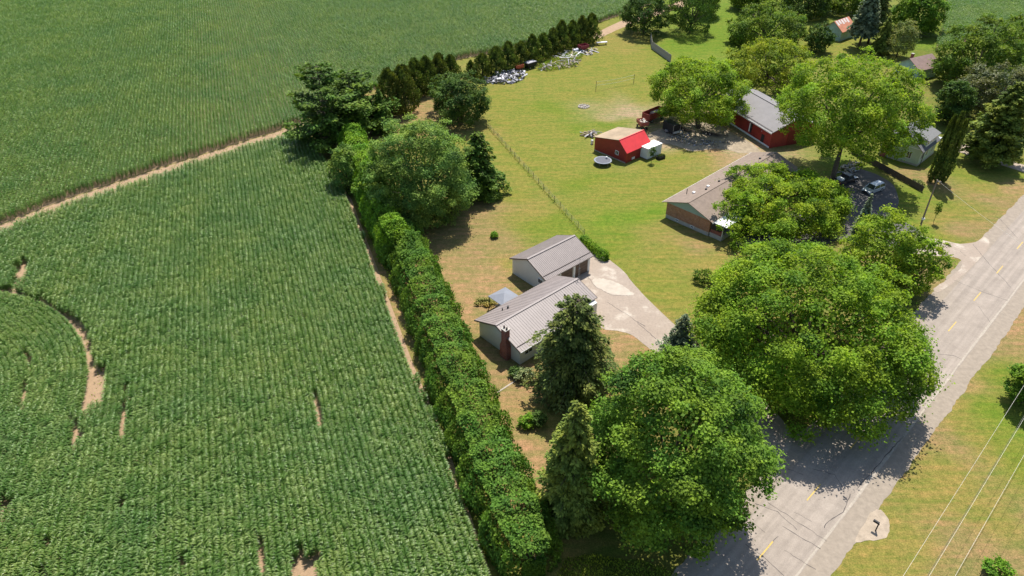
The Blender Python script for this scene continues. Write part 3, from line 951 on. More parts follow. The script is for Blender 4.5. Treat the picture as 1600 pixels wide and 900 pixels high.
def crack(pts, w, mat=TAR, z=0.029, parent=None, px=True, name='crack'):
    W = [G(*p) if px else Vector((p[0], p[1], 0)) for p in pts]
    P2 = []
    for i in range(len(W) - 1):
        n = max(2, int((W[i + 1] - W[i]).length / 0.5))
        for k in range(n):
            q = W[i].lerp(W[i + 1], k / n)
            P2.append(q + Vector((rnd.uniform(-.07, .07), rnd.uniform(-.07, .07), 0)))
    P2.append(W[-1])
    vs, fs = [], []
    for i, p in enumerate(P2):
        d = (P2[min(i + 1, len(P2) - 1)] - P2[max(i - 1, 0)]).normalized()
        nn = Vector((d.y, -d.x, 0)) * (w * 0.5 * rnd.uniform(0.5, 1.3))
        vs += [(p.x - nn.x, p.y - nn.y, z), (p.x + nn.x, p.y + nn.y, z)]
    for i in range(len(P2) - 1): fs.append((2 * i, 2 * i + 1, 2 * i + 3, 2 * i + 2))
    me = bpy.data.meshes.new(name); me.from_pydata(vs, [], fs)
    return link_mesh(name, me, mat, parent)
for pts, wd in [([(1180, 787), (1215, 800), (1245, 828)], .13), ([(1200, 786), (1262, 826), (1292, 846)], .10), ([(1222, 822), (1282, 858)], .12), ([(1165, 850), (1190, 868), (1225, 900)], .09), ([(1198, 858), (1216, 838)], .10),
                ([(1329, 772), (1318, 800), (1290, 818), (1288, 825)], .13), ([(1340, 763), (1365, 735), (1395, 700), (1412, 682)], .12), ([(1270, 733), (1305, 742), (1318, 765)], .10), ([(1230, 733), (1255, 742)], .10),
                ([(1466, 553), (1490, 556), (1503, 562)], .12), ([(1520, 382), (1545, 412), (1580, 450)], .10), ([(1490, 438), (1535, 456), (1575, 470)], .10), ([(1508, 400), (1500, 392)], .1), ([(1528, 478), (1548, 505)], .08),
                ([(1560, 340), (1590, 372)], .08), ([(1170, 812), (1195, 832)], .07), ([(1240, 800), (1268, 815)], .06), ([(1225, 860), (1275, 890)], .07)]:
    crack(pts, wd * 0.62, parent=road)
strip('edge_joint', -40, 110, 3.55, 3.78, 0.029, PALE, 0.6, 0.06, 21, road)
# gravel bay round the mailbox
tag(sheet('gravel_bay', smooth_poly([(1336, 846), (1352, 815), (1362, 800), (1376, 797), (1388, 812), (1390, 828), (1380, 842), (1355, 845)], 5, 0.06, 5), 0.020, GRAVEL, px=False), kind='structure')
# drive of the bungalow
m, nt, b = new_mat('concrete_drive')
geo = N(nt, 'ShaderNodeNewGeometry')
n1 = N(nt, 'ShaderNodeTexNoise', Scale=0.28, Detail=7.0, Roughness=0.62)
n2 = N(nt, 'ShaderNodeTexNoise', Scale=3.0, Detail=8.0, Roughness=0.7)
for n_ in (n1, n2): nt.links.new(geo.outputs['Position'], n_.inputs['Vector'])
r1 = ramp(nt, n1.outputs['Fac'], [(0.35, (0.28, 0.222, 0.172)), (0.55, (0.305, 0.245, 0.192)), (0.66, (0.43, 0.37, 0.30))])
r2 = ramp(nt, n2.outputs['Fac'], [(0.3, (0.82, 0.82, 0.82)), (0.7, (1.14, 1.14, 1.14))])
nt.links.new(mixc(nt, 1.0, r1.outputs['Color'], r2.outputs['Color'], 'MULTIPLY'), b.inputs['Base Color'])
b.inputs['Roughness'].default_value = 0.9
DRIVE = m
drv = tag(sheet('driveway', smooth_poly([(880, 418), (900, 408), (921, 392), (935, 398), (952, 406), (975, 425), (992, 446), (1015, 470), (1046, 500), (1085, 535), (1140, 580), (1235, 672), (1205, 712), (1120, 625), (1050, 570), (1018, 548), (990, 525), (965, 517), (940, 512), (925, 480), (905, 445)], 4, 0.05, 6), 0.018, DRIVE, px=False), kind='structure')
PATCH = plain('new_concrete', (0.40, 0.345, 0.28), 0.9, 0.14, 0.8)
sheet('concrete_patch', smooth_poly([(926, 436), (945, 436), (965, 442), (985, 455), (990, 461), (970, 462), (948, 457), (932, 448)], 9, 0.16, 7), 0.026, PATCH, drv, px=False)
for pts, wd in [([(948, 472), (985, 495)], .07), ([(985, 495), (1025, 530)], .08), ([(918, 432), (930, 448), (955, 461), (985, 462)], .06), ([(995, 502), (1008, 510)], .1)]:
    crack(pts, wd, parent=drv, z=0.0265)
sheet('front_walk_joint', smooth_poly([(802, 596), (779, 611), (780, 612.5), (804, 597)], 2, 0.0, 1), 0.03, PALE, drv, px=False).name = 'walk_strip'
# neighbour's asphalt yard and its gravel mouth
ASPH = plain('dark_asphalt', (0.105, 0.095, 0.09), 0.9, 0.22, 0.9, bump=0.3)
tag(sheet('parking_yard', smooth_poly([(1150, 378), (1215, 345), (1290, 300), (1318, 270), (1345, 264), (1390, 284), (1404, 308), (1402, 328), (1412, 345), (1440, 365), (1430, 395), (1390, 385), (1330, 372), (1280, 385), (1225, 402), (1180, 398)], 4, 0.08, 8), 0.018, ASPH, px=False), kind='structure')
tag(sheet('gravel_apron', smooth_poly([(1425, 368), (1470, 375), (1500, 381), (1525, 378), (1538, 370), (1545, 385), (1510, 425), (1470, 455), (1459, 451), (1482, 436), (1500, 420), (1503, 410), (1490, 402), (1425, 395)], 4, 0.06, 9), 0.028, DRIVE, px=False), kind='structure')
tag(sheet('gravel_lane', smooth_poly([(1488, 232), (1500, 222), (1530, 236), (1600, 258), (1680, 290), (1680, 302), (1596, 268), (1520, 245)], 4, 0.08, 10), 0.016, GRAVEL, px=False), kind='structure')
GY = plain('yard_gravel', (0.285, 0.230, 0.160), 0.95, 0.35, 0.7, bump=0.8)
tag(sheet('gravel_yard', smooth_poly([(1010, 212), (1030, 203), (1060, 196), (1110, 190), (1140, 205), (1190, 238), (1165, 240), (1120, 232), (1085, 236), (1050, 226), (1025, 222)], 4, 0.35, 11), 0.014, GY, px=False), kind='structure')

# ================================================================== THINGS
# ------------------------------------------------------------------ building kit
WHITE = plain('white_siding', (0.70, 0.70, 0.66), 0.7, 0.06, 1.2)
TRIM = plain('white_trim', (0.74, 0.73, 0.70), 0.6, 0.06, 2.0)
METAL = plain('taupe_metal_roof', (0.238, 0.200, 0.182), 0.45, 0.10, 0.8, metal=0.0, spec=0.4)
METAL_D = plain('roof_trim_brown', (0.13, 0.10, 0.085), 0.55, 0.1, 2.0)
GLASS = None
m, nt, b = new_mat('window_glass')
b.inputs['Base Color'].default_value = (0.03, 0.035, 0.04, 1)
b.inputs['Roughness'].default_value = 0.08
b.inputs['Specular IOR Level'].default_value = 0.7
GLASS = m
DARK = plain('dark_interior', (0.03, 0.028, 0.026), 0.9, 0.2, 2.0)
BLACK = plain('black_paint', (0.022, 0.022, 0.024), 0.45, 0.2, 3.0)
CONC = plain('concrete', (0.40, 0.37, 0.32), 0.9, 0.18, 1.5, bump=0.3)
def brick_mat(name, c1, c2, mortar, scale=1.0):
    m, nt, b = new_mat(name)
    tc = N(nt, 'ShaderNodeTexCoord')
    # brick courses follow height on both wall directions
    sx = N(nt, 'ShaderNodeSeparateXYZ'); nt.links.new(tc.outputs['Object'], sx.inputs[0])
    sm = N(nt, 'ShaderNodeMath', operation='ADD'); nt.links.new(sx.outputs[0], sm.inputs[0]); nt.links.new(sx.outputs[1], sm.inputs[1])
    cx = N(nt, 'ShaderNodeCombineXYZ'); nt.links.new(sm.outputs[0], cx.inputs[0]); nt.links.new(sx.outputs[2], cx.inputs[1])
    br = N(nt, 'ShaderNodeTexBrick')
    br.inputs['Scale'].default_value = scale
    br.inputs['Brick Width'].default_value = 0.22; br.inputs['Row Height'].default_value = 0.075; br.inputs['Mortar Size'].default_value = 0.008
    br.inputs['Color1'].default_value = (*c1, 1); br.inputs['Color2'].default_value = (*c2, 1); br.inputs['Mortar'].default_value = (*mortar, 1)
    nt.links.new(cx.outputs[0], br.inputs['Vector'])
    n = N(nt, 'ShaderNodeTexNoise', Scale=1.5, Detail=5.0); nt.links.new(tc.outputs['Object'], n.inputs['Vector'])
    r = ramp(nt, n.outputs['Fac'], [(0.3, (0.8, 0.8, 0.8)), (0.7, (1.2, 1.2, 1.2))])
    nt.links.new(mixc(nt, 1.0, br.outputs['Color'], r.outputs['Color'], 'MULTIPLY'), b.inputs['Base Color'])
    b.inputs['Roughness'].default_value = 0.9
    return m
BRICK = brick_mat('orange_brick', (0.36, 0.145, 0.06), (0.28, 0.105, 0.045), (0.36, 0.30, 0.24))
BRICK_RED = brick_mat('red_brick', (0.30, 0.065, 0.04), (0.22, 0.05, 0.03), (0.25, 0.2, 0.17))
def siding(name, col, vertical=True, pitch=0.25, amt=0.25):
    m, nt, b = new_mat(name)
    tc = N(nt, 'ShaderNodeTexCoord')
    sx = N(nt, 'ShaderNodeSeparateXYZ'); nt.links.new(tc.outputs['Object'], sx.inputs[0])
    if vertical:
        sm = N(nt, 'ShaderNodeMath', operation='ADD'); nt.links.new(sx.outputs[0], sm.inputs[0]); nt.links.new(sx.outputs[1], sm.inputs[1]); src = sm.outputs[0]
    else: src = sx.outputs[2]
    md = N(nt, 'ShaderNodeMath', operation='FRACT'); dv = N(nt, 'ShaderNodeMath', operation='DIVIDE'); dv.inputs[1].default_value = pitch
    nt.links.new(src, dv.inputs[0]); nt.links.new(dv.outputs[0], md.inputs[0])
    bp = N(nt, 'ShaderNodeBump', Strength=0.6, Distance=0.03); nt.links.new(md.outputs[0], bp.inputs['Height']); nt.links.new(bp.outputs['Normal'], b.inputs['Normal'])
    n = N(nt, 'ShaderNodeTexNoise', Scale=0.9, Detail=7.0, Roughness=0.65); nt.links.new(tc.outputs['Object'], n.inputs['Vector'])
    r = ramp(nt, n.outputs['Fac'], [(0.3, tuple(c * (1 - amt) for c in col)), (0.7, tuple(c * (1 + amt) for c in col))])
    nt.links.new(r.outputs['Color'], b.inputs['Base Color'])
    b.inputs['Roughness'].default_value = 0.6
    return m
RED_WALL = siding('red_metal_siding', (0.27, 0.025, 0.018))
WHITE_WALL = siding('white_clapboard', (0.62, 0.61, 0.56), False, 0.15, 0.06)
GREEN_WALL = siding('pale_green_clapboard', (0.44, 0.53, 0.40), False, 0.15, 0.08)
TEAL_WALL = siding('teal_boards', (0.34, 0.47, 0.44), True, 0.3, 0.2)

def roof_slab(x0, x1, ye, ze, yr, zr, th=0.14):
    """one slope from eave line (ye,ze) to ridge line (yr,zr)"""
    mb = MB()
    vs = []
    for x in (x0, x1):
        vs += [(x, ye, ze), (x, yr, zr), (x, yr, zr - th), (x, ye, ze - th)]
    mb.add(vs, [(0, 1, 5, 4), (3, 7, 6, 2), (0, 4, 7, 3), (1, 2, 6, 5), (0, 3, 2, 1), (4, 5, 6, 7)])
    return mb
def ribs(x0, x1, ye, ze, yr, zr, step=0.4, h=0.032, w=0.05):
    mb = MB()
    L = Vector((0, yr - ye, zr - ze))
    n = int((x1 - x0) / step)
    nrm = Vector((0, -(zr - ze), yr - ye)).normalized()
    if nrm.z < 0: nrm = -nrm
    for i in range(n + 1):
        x = x0 + 0.04 + (x1 - x0 - 0.08) * i / n
        vs = []
        for (y, z) in ((ye, ze), (yr, zr)):
            for dx, k in ((-w / 2, -0.01), (w / 2, -0.01), (w / 2 * .5, h), (-w / 2 * .5, h)):
                vs.append((x + dx, y + nrm.y * k, z + nrm.z * k))
        mb.add(vs, [(0, 1, 2, 3), (7, 6, 5, 4), (0, 4, 5, 1), (1, 5, 6, 2), (2, 6, 7, 3), (3, 7, 4, 0)])
    return mb
def gable_walls(L, W, ef, eb, yr, zr, z0=-0.1):
    """closed shell: front (-y) eave ef, back eave eb, ridge at (yr, zr)"""
    prof = [(-W / 2, z0), (W / 2, z0), (W / 2, eb), (yr, zr), (-W / 2, ef)]
    return MB().extrude_x(prof, -L / 2, L / 2)
def window(parent, face, L, W, u, z, w, h, mat=TRIM, pane=GLASS, name='window', cross=True):
    """framed window set proud of a wall: frame with a recessed pane as its child"""
    mb = MB(); t = 0.08; d = 0.07
    def put(a0, a1, b0, b1, n0, n1, m_):
        c = ((a0 + a1) / 2, (b0 + b1) / 2); s = (a1 - a0, b1 - b0)
        nm, ns = (n0 + n1) / 2, n1 - n0
        if face == 'front': m_.box((c[0], -W / 2 - nm, c[1]), (s[0], ns, s[1]))
        elif face == 'back': m_.box((c[0], W / 2 + nm, c[1]), (s[0], ns, s[1]))
        elif face == 'left': m_.box((-L / 2 - nm, c[0], c[1]), (ns, s[0], s[1]))
        else: m_.box((L / 2 + nm, c[0], c[1]), (ns, s[0], s[1]))
    put(u - w / 2, u + w / 2, z - h / 2, z - h / 2 + t, -0.02, d, mb)
    put(u - w / 2, u + w / 2, z + h / 2 - t, z + h / 2, -0.02, d, mb)
    put(u - w / 2, u - w / 2 + t, z - h / 2 + t, z + h / 2 - t, -0.02, d, mb)
    put(u + w / 2 - t, u + w / 2, z - h / 2 + t, z + h / 2 - t, -0.02, d, mb)
    if cross: put(u - 0.03, u + 0.03, z - h / 2 + t, z + h / 2 - t, 0.0, d - 0.01, mb)
    f = mb.build(name, mat, parent)
    mp_ = MB(); put(u - w / 2 + t, u + w / 2 - t, z - h / 2 + t, z + h / 2 - t, -0.01, 0.03, mp_)
    mp_.build('pane', pane, f)
    return f
def panel(parent, face, L, W, u, z, w, h, mat, name='door', d=0.06):
    mb = MB()
    if face == 'front': mb.box((u, -W / 2 - d / 2 + 0.01, z), (w, d, h))
    elif face == 'back': mb.box((u, W / 2 + d / 2 - 0.01, z), (w, d, h))
    elif face == 'left': mb.box((-L / 2 - d / 2 + 0.01, u, z), (d, w, h))
    else: mb.box((L / 2 + d / 2 - 0.01, u, z), (d, w, h))
    return mb.build(name, mat, parent)

# ------------------------------------------------------------------ bungalow
hx, hy, haz = 3.95, 80.9, 47.4
t = thing('bungalow', 'white sided bungalow with ribbed taupe metal roof and red brick chimney', 'house', (hx, hy, 0), frame_rz(haz))
L, W, ef, eb, zr = 15.6, 8.5, 2.78, 2.78, 4.45
yr = 0.2
gable_walls(L, W, ef - 0.05, eb - 0.05, yr, zr - 0.12).build('wall', WHITE_WALL, t)
X0, X1, XS = -8.25, 8.3, 2.9
sl = (zr - 2.88) / (yr + 4.8)
yf2 = -3.75
rf = roof_slab(X0, X1, 4.8, 2.80, yr, zr + 0.10).build('roof', METAL, t)
roof_slab(X0, XS, -4.85, 2.80, yr, zr + 0.10).build('roof', METAL, t)
roof_slab(XS + 0.003, X1, yf2, zr + 0.10 - (yr - yf2) * (zr + 0.10 - 2.80) / (yr + 4.85), yr, zr + 0.10).build('roof', METAL, t)
zf2 = zr + 0.10 - (yr - yf2) * (zr + 0.10 - 2.80) / (yr + 4.85)
ribs(X0, XS, -4.85, 2.80, yr, zr + 0.10, 0.42).build('roof_rib', METAL, t)
ribs(XS, X1, yf2, zf2, yr, zr + 0.10, 0.42).build('roof_rib', METAL, t)
ribs(X0, X1, 4.8, 2.80, yr, zr + 0.10, 0.42, 0.035).build('roof_rib', METAL, t)
MB().box(((X0 + X1) / 2, yr, zr + 0.14), (X1 - X0, 0.34, 0.06)).build('ridge_cap', METAL, t)
k = 0.17
gz = 2.80 + (zr + 0.10 - 2.80) * k; gy_ = -4.85 + (yr + 4.85) * k
MB().box(((X0 + XS) / 2, gy_, gz + 0.07), (XS - X0 - 0.2, 0.07, 0.09)).build('snow_guard', METAL_D, t)
for xx in (X0 - 0.02, X1 + 0.02):
    e_f = (-4.85, 2.80) if xx < 0 else (yf2, zf2)
    for (ya, za, yb, zb_) in ((e_f[0], e_f[1], yr, zr + 0.10), (4.8, 2.80, yr, zr + 0.10)):
        MB().add([(xx - .03, ya, za + .03), (xx + .03, ya, za + .03), (xx + .03, ya, za - .2), (xx - .03, ya, za - .2), (xx - .03, yb, zb_ + .03), (xx + .03, yb, zb_ + .03), (xx + .03, yb, zb_ - .2), (xx - .03, yb, zb_ - .2)],
               [(0, 1, 2, 3), (7, 6, 5, 4), (0, 4, 5, 1), (1, 5, 6, 2), (2, 6, 7, 3), (3, 7, 4, 0)]).build('rake_board', METAL_D, t)
MB().box(((X0 + XS) / 2, -4.87, 2.70), (XS - X0, 0.05, 0.17)).build('fascia', TRIM, t)
MB().box(((X0 + X1) / 2, 4.82, 2.70), (X1 - X0, 0.05, 0.17)).build('fascia', METAL_D, t)
for u in (-6.2, -3.0, 0.6): window(t, 'front', L, W, u, 1.75, 1.5, 1.1)
panel(t, 'front', L, W, 3.6, 1.05, 0.95, 2.05, plain('door_brown', (0.16, 0.07, 0.04)), 'door')
for u in (-5.5, -1.5, 3.0): window(t, 'back', L, W, u, 1.75, 1.2, 1.0)
window(t, 'right', L, W, 1.0, 1.7, 1.2, 1.1)
ch = MB().add([(-8.62, -2.45, -0.1), (-7.78, -2.45, -0.1), (-7.78, -1.05, -0.1), (-8.62, -1.05, -0.1), (-8.62, -2.45, 2.1), (-7.78, -2.45, 2.1), (-7.78, -1.05, 2.1), (-8.62, -1.05, 2.1),
              (-8.55, -2.2, 2.9), (-7.80, -2.2, 2.9), (-7.80, -1.3, 2.9), (-8.55, -1.3, 2.9), (-8.55, -2.2, 5.0), (-7.80, -2.2, 5.0), (-7.80, -1.3, 5.0), (-8.55, -1.3, 5.0)],
             [(3, 2, 1, 0), (0, 1, 5, 4), (1, 2, 6, 5), (2, 3, 7, 6), (3, 0, 4, 7), (4, 5, 9, 8), (5, 6, 10, 9), (6, 7, 11, 10), (7, 4, 8, 11), (8, 9, 13, 12), (9, 10, 14, 13), (10, 11, 15, 14), (11, 8, 12, 15), (12, 13, 14, 15)]).build('chimney', BRICK_RED, t)
MB().box((-8.175, -1.75, 5.04), (0.9, 1.05, 0.1)).build('chimney_cap', CONC, ch)
FLUE = plain('clay_flue', (0.10, 0.075, 0.07), 0.8)
for yy in (-2.0, -1.5): MB().cyl((-8.175, yy, 5.24), 0.14, 0.34, 10).build('flue', FLUE, ch)
for (xx, yy) in ((-4.3, 3.2), (-3.5, 2.9)):
    z_ = 2.8 + (zr + 0.1 - 2.8) * (4.8 - yy) / (4.8 - yr)
    MB().cyl((xx, yy, z_ + 0.15), 0.09 if xx < -4 else 0.15, 0.45, 10).build('roof_vent', BLACK, t)

# ------------------------------------------------------------------ garage
t = thing('garage', 'white detached garage with ribbed taupe roof and brown overhead doors', 'garage', (6.37, 95.2, 0), frame_rz(48.4))
L, W, ef, eb, zr, yr = 10.0, 7.7, 2.85, 2.85, 4.65, 0.05
gable_walls(L, W, ef - 0.05, eb - 0.05, yr, zr - 0.12).build('wall', WHITE_WALL, t)
X0, X1 = -5.32, 5.32
roof_slab(X0, X1, 4.22, 2.86, yr, zr + 0.08).build('roof', METAL, t)
roof_slab(X0, X1, -4.22, 2.86, yr, zr + 0.08).build('roof', METAL, t)
ribs(X0, X1, -4.22, 2.86, yr, zr + 0.08, 0.32).build('roof_rib', METAL, t)
ribs(X0, X1, 4.22, 2.86, yr, zr + 0.08, 0.32, 0.035).build('roof_rib', METAL, t)
MB().box((0, yr, zr + 0.12), (X1 - X0, 0.34, 0.06)).build('ridge_cap', METAL, t)
k = 0.16
MB().box((0, -4.22 + 4.27 * k, 2.86 + (zr + .08 - 2.86) * k + 0.07), (X1 - X0 - 0.2, 0.07, 0.09)).build('snow_guard', METAL_D, t)
for xx in (X0 - 0.02, X1 + 0.02):
    for (ya, za) in ((-4.22, 2.86), (4.22, 2.86)):
        yb, zb_ = yr, zr + 0.08
        MB().add([(xx - .03, ya, za + .03), (xx + .03, ya, za + .03), (xx + .03, ya, za - .2), (xx - .03, ya, za - .2), (xx - .03, yb, zb_ + .03), (xx + .03, yb, zb_ + .03), (xx + .03, yb, zb_ - .2), (xx - .03, yb, zb_ - .2)],
               [(0, 1, 2, 3), (7, 6, 5, 4), (0, 4, 5, 1), (1, 5, 6, 2), (2, 6, 7, 3), (3, 7, 4, 0)]).build('rake_board', METAL_D, t)
MB().box((0, -4.24, 2.76), (X1 - X0, 0.05, 0.17)).build('fascia', METAL, t)
BROWN = plain('brown_overhead_door', (0.13, 0.085, 0.062), 0.6, 0.12, 1.5)
for u in (-0.4, 3.05):
    d = panel(t, 'front', L, W, u, 1.15, 2.75, 2.3, BROWN, 'overhead_door', 0.05)
    for j in range(4):
        MB().box((u, -W / 2 - 0.06, 0.30 + j * 0.57), (2.6, 0.035, 0.49)).build('door_panel', BROWN, d)
for u in (-1.9, 1.32, 4.72):
    MB().box((u, -W / 2 - 0.06, 1.3), (0.42, 0.12, 2.6)).build('door_post', TRIM, t)
window(t, 'left', L, W, -2.7, 1.8, 1.0, 0.9)

# ------------------------------------------------------------------ antenna mast by the bungalow
hm = Matrix.Translation((hx, hy, 0)) @ Matrix.Rotation(frame_rz(haz), 4, 'Z')
ab = hm @ Vector((8.9, 0.6, 0))
STEEL = plain('galvanised_steel', (0.30, 0.29, 0.28), 0.5, 0.2, 4.0, metal=0.4)
ah = height_at(ab, 401)
t = thing('antenna_mast', 'thin steel lattice aerial mast at the gable of the white bungalow', 'antenna', ab)
mb = MB()
for k in range(3):
    a = k * 2.094
    mb.tube([(0.16 * math.cos(a), 0.16 * math.sin(a), -0.1), (0.10 * math.cos(a), 0.10 * math.sin(a), ah * 0.75)], 0.022, 5)
mb.build('leg_frame', STEEL, t)
mb = MB()
for j in range(int(ah * 0.75 / 0.45)):
    z = 0.2 + j * 0.45
    for k in range(3):
        a, a2 = (k + (j % 2)) * 2.094, (k + 1 + (j % 2)) * 2.094
        mb.tube([(0.14 * math.cos(a), 0.14 * math.sin(a), z), (0.13 * math.cos(a2), 0.13 * math.sin(a2), z + 0.42)], 0.011, 4)
mb.build('lattice', STEEL, t)
mb = MB().tube([(0, 0, ah * 0.72), (0, 0, ah)], 0.03, 6)
mb.tube([(-0.6, 0, ah * 0.93), (0.6, 0.2, ah * 0.93)], 0.02, 5)
for j in range(5): mb.tube([(-0.5 + j * 0.25, -0.35 + j * 0.05, ah * 0.93), (-0.5 + j * 0.25, 0.45 - j * 0.02, ah * 0.93)], 0.012, 4)
mb.build('aerial', STEEL, t)

# ------------------------------------------------------------------ garden gazebo behind the bungalow
gc = G(788, 463, 2.2)
t = thing('gazebo', 'small garden canopy with blue grey hipped roof behind the bungalow', 'gazebo', (gc.x, gc.y, 0), frame_rz(48))
SLATE = plain('blue_grey_canopy', (0.20, 0.21, 0.235), 0.55, 0.1, 1.0)
h2 = 1.75
MB().add([(-h2, -h2, 2.15), (h2, -h2, 2.15), (h2, h2, 2.15), (-h2, h2, 2.15), (0, 0, 2.85), (-h2, -h2, 2.07), (h2, -h2, 2.07), (h2, h2, 2.07), (-h2, h2, 2.07)],
         [(0, 1, 4), (1, 2, 4), (2, 3, 4), (3, 0, 4), (0, 5, 6, 1), (1, 6, 7, 2), (2, 7, 8, 3), (3, 8, 5, 0), (8, 7, 6, 5)]).build('roof', SLATE, t)
for sx in (-1, 1):
    for sy in (-1, 1): MB().box((sx * 1.62, sy * 1.62, 1.02), (0.1, 0.1, 2.2)).build('post', BLACK, t)
WOODP = plain('pale_wood', (0.50, 0.42, 0.30), 0.8, 0.2, 3.0)
gt = hm.inverted() @ Vector((gc.x, gc.y, 0))
t = thing('picnic_table', 'pale wooden picnic table under the grey garden canopy', 'table', (gc.x - 0.3, gc.y - 0.1, 0), frame_rz(48))
MB().box((0, 0, 0.74), (1.7, 0.75, 0.05)).build('table_top', WOODP, t)
for s in (-1, 1):
    MB().box((0, s * 0.68, 0.45), (1.7, 0.26, 0.05)).build('bench', WOODP, t)
    MB().tube([(s * 0.6, -0.75, 0), (s * 0.6, -0.2, 0.72)], 0.035, 5).tube([(s * 0.6, 0.75, 0), (s * 0.6, 0.2, 0.72)], 0.035, 5).box((s * 0.6, 0, 0.41), (0.05, 1.5, 0.06)).build('leg', WOODP, t)

# ------------------------------------------------------------------ brick ranch house
t = thing('ranch_house', 'long orange brick ranch house with shallow brown shingle roof', 'house', (42.0, 119.7, 0), frame_rz(46.3))
SHING = plain('brown_shingle', (0.215, 0.165, 0.130), 0.9, 0.16, 1.3, bump=0.4)
L, W, ef, eb, zr, yr = 29.4, 9.2, 3.25, 3.25, 4.95, 0.1
gable_walls(L, W, ef, eb, yr, ef + 0.25, 0.75).build('wall', BRICK, t)
MB().box((0, 0, 0.325), (L - 0.06, W - 0.06, 0.87)).build('foundation', CONC, t)
TEALG = siding('teal_gable_boards', (0.27, 0.36, 0.33), False, 0.2, 0.1)
for sx in (-1, 1):
    x_ = sx * (L / 2 + 0.03)
    MB().extrude_x([(-W / 2 - 0.1, ef - 0.10), (W / 2 + 0.1, ef - 0.10), (W / 2 + 0.1, ef - 0.05), (yr, zr - 0.10), (-W / 2 - 0.1, ef - 0.05)], x_ - 0.05, x_ + 0.05).build('gable_boards', TEALG, t)
for sy in (-1, 1):
    r_ = roof_slab(-15.2, 15.2, sy * 5.3, 3.2, yr, zr + 0.08, 0.12).build('roof', SHING, t)
    MB().box((0, sy * 5.33, 3.08), (30.4, 0.05, 0.2)).build('fascia', TRIM, t)
MB().box((0, yr, zr + 0.10), (30.3, 0.3, 0.05)).build('ridge_cap', SHING, t)
for u in (2.1, -1.2): window(t, 'left', L, W, u, 0.5, 0.7, 0.4, cross=False)
for u in (-11, -6, 1, 6, 11): window(t, 'front', L, W, u, 1.95, 1.8, 1.2)
for u in (-10, -4, 2, 8, 12): window(t, 'back', L, W, u, 1.95, 1.4, 1.1)
panel(t, 'front', L, W, -2.6, 1.6, 1.0, 2.1, plain('dark_door', (0.09, 0.05, 0.04)), 'door')
def on_roof(y): return 3.2 + (zr + 0.08 - 3.2) * (5.3 - abs(y)) / 5.2
for (xx, yy, s) in ((-10.2, 2.2, .45), (-8.2, 1.0, .3), (-6.6, 1.6, .45), (-3.6, 1.2, .3), (5.5, 1.4, .35), (10.5, 1.0, .35)):
    MB().box((xx, yy, on_roof(yy) + 0.1), (s, s, 0.3)).build('roof_vent', TRIM if s > .4 else BLACK, t)
MB().cyl((-10.6, 3.4, on_roof(3.4) + 0.45), 0.07, 1.0, 8).build('vent_pipe', BLACK, t)
# front porch
mb = MB().box((-12.0, -6.5, 3.02), (5.4, 2.6, 0.12))
mb.build('porch_awning', TRIM, t)
MB().box((-12.0, -5.9, 0.35), (5.0, 2.5, 0.9)).build('porch_floor', CONC, t)
for xx in (-14.3, -12.0, -9.7): MB().box((xx, -7.0, 1.85), (0.12, 0.12, 2.25)).build('porch_post', TRIM, t)
MB().box((-14.35, -5.85, 1.3), (0.08, 2.2, 1.0)).build('porch_rail', BRICK_RED, t)
panel(t, 'left', L + 0.2, W, -5.9, 2.35, 2.0, 1.15, DARK, 'porch_screen', 0.04)

# ------------------------------------------------------------------ red barn
t = thing('red_barn', 'long red metal barn with light grey roof beside the brick house', 'barn', (58.1, 155.4, 0), frame_rz(160))
L, W, ef, eb, zr, yr = 22.0, 12.0, 3.7, 3.7, 6.0, 0.0
GREYR = plain('light_grey_roof', (0.195, 0.182, 0.180), 0.7, 0.10, 0.6)
gable_walls(L, W, ef, eb, yr, zr - 0.05).build('wall', RED_WALL, t)
roof_slab(-11.4, 11.4, -6.5, 3.72, yr, zr + 0.12).build('roof', GREYR, t)
roof_slab(-11.4, 11.4, 6.5, 3.72, yr, zr + 0.12).build('roof', GREYR, t)
MB().box((0, -6.15, 3.99), (22.4, 0.09, 0.08)).build('snow_guard', METAL_D, t)
MB().box((0, -6.53, 3.58), (22.8, 0.06, 0.26)).build('fascia', TRIM, t)
MB().box((0, yr, zr + 0.16), (22.8, 0.4, 0.06)).build('ridge_cap', GREYR, t)
panel(t, 'front', L, W, 8.3, 1.05, 1.0, 2.1, DARK, 'door')
panel(t, 'front', L, W, 3.4, 1.9, 0.35, 2.0, TRIM, 'wall_lamp_strip', 0.08)
window(t, 'front', L, W, 3.95, 1.9, 0.6, 2.0, cross=False, mat=BLACK)
panel(t, 'right', L, W, 0.5, 1.6, 4.2, 3.2, plain('barn_door_red', (0.18, 0.02, 0.015), 0.6), 'barn_door', 0.08)
MB().box((0, -6.06, 0.2), (21.9, 0.08, 0.36)).build('sill_board', TRIM, t)
MB().box((8.3, -6.6, 3.0), (0.12, 0.1, 0.12)).build('lamp', TRIM, t)

# ------------------------------------------------------------------ red shed
t = thing('red_shed', 'small red shed with bright red and tan saltbox roof', 'shed', (23.7, 141.3, 0), frame_rz(48))
L, W = 7.6, 8.9
prof = [(-W / 2, -0.1), (W / 2, -0.1), (W / 2, 3.05), (-2.3, 4.45), (-W / 2, 2.38)]
MB().extrude_x(prof, -L / 2, L / 2).build('wall', RED_WALL, t)
TANR = plain('weathered_tan_roof', (0.32, 0.24, 0.155), 0.8, 0.25, 0.35)
REDR = plain('bright_red_roof', (0.62, 0.045, 0.05), 0.5, 0.10, 0.9)
roof_slab(-4.0, 4.0, 4.7, 3.10, -2.33, 4.62, 0.1).build('roof', TANR, t)
roof_slab(-4.0, 4.0, -4.72, 2.38, -2.33, 4.62, 0.1).build('roof', REDR, t)
MB().box((0, -2.33, 4.63), (8.0, 0.2, 0.05)).build('ridge_cap', REDR, t)
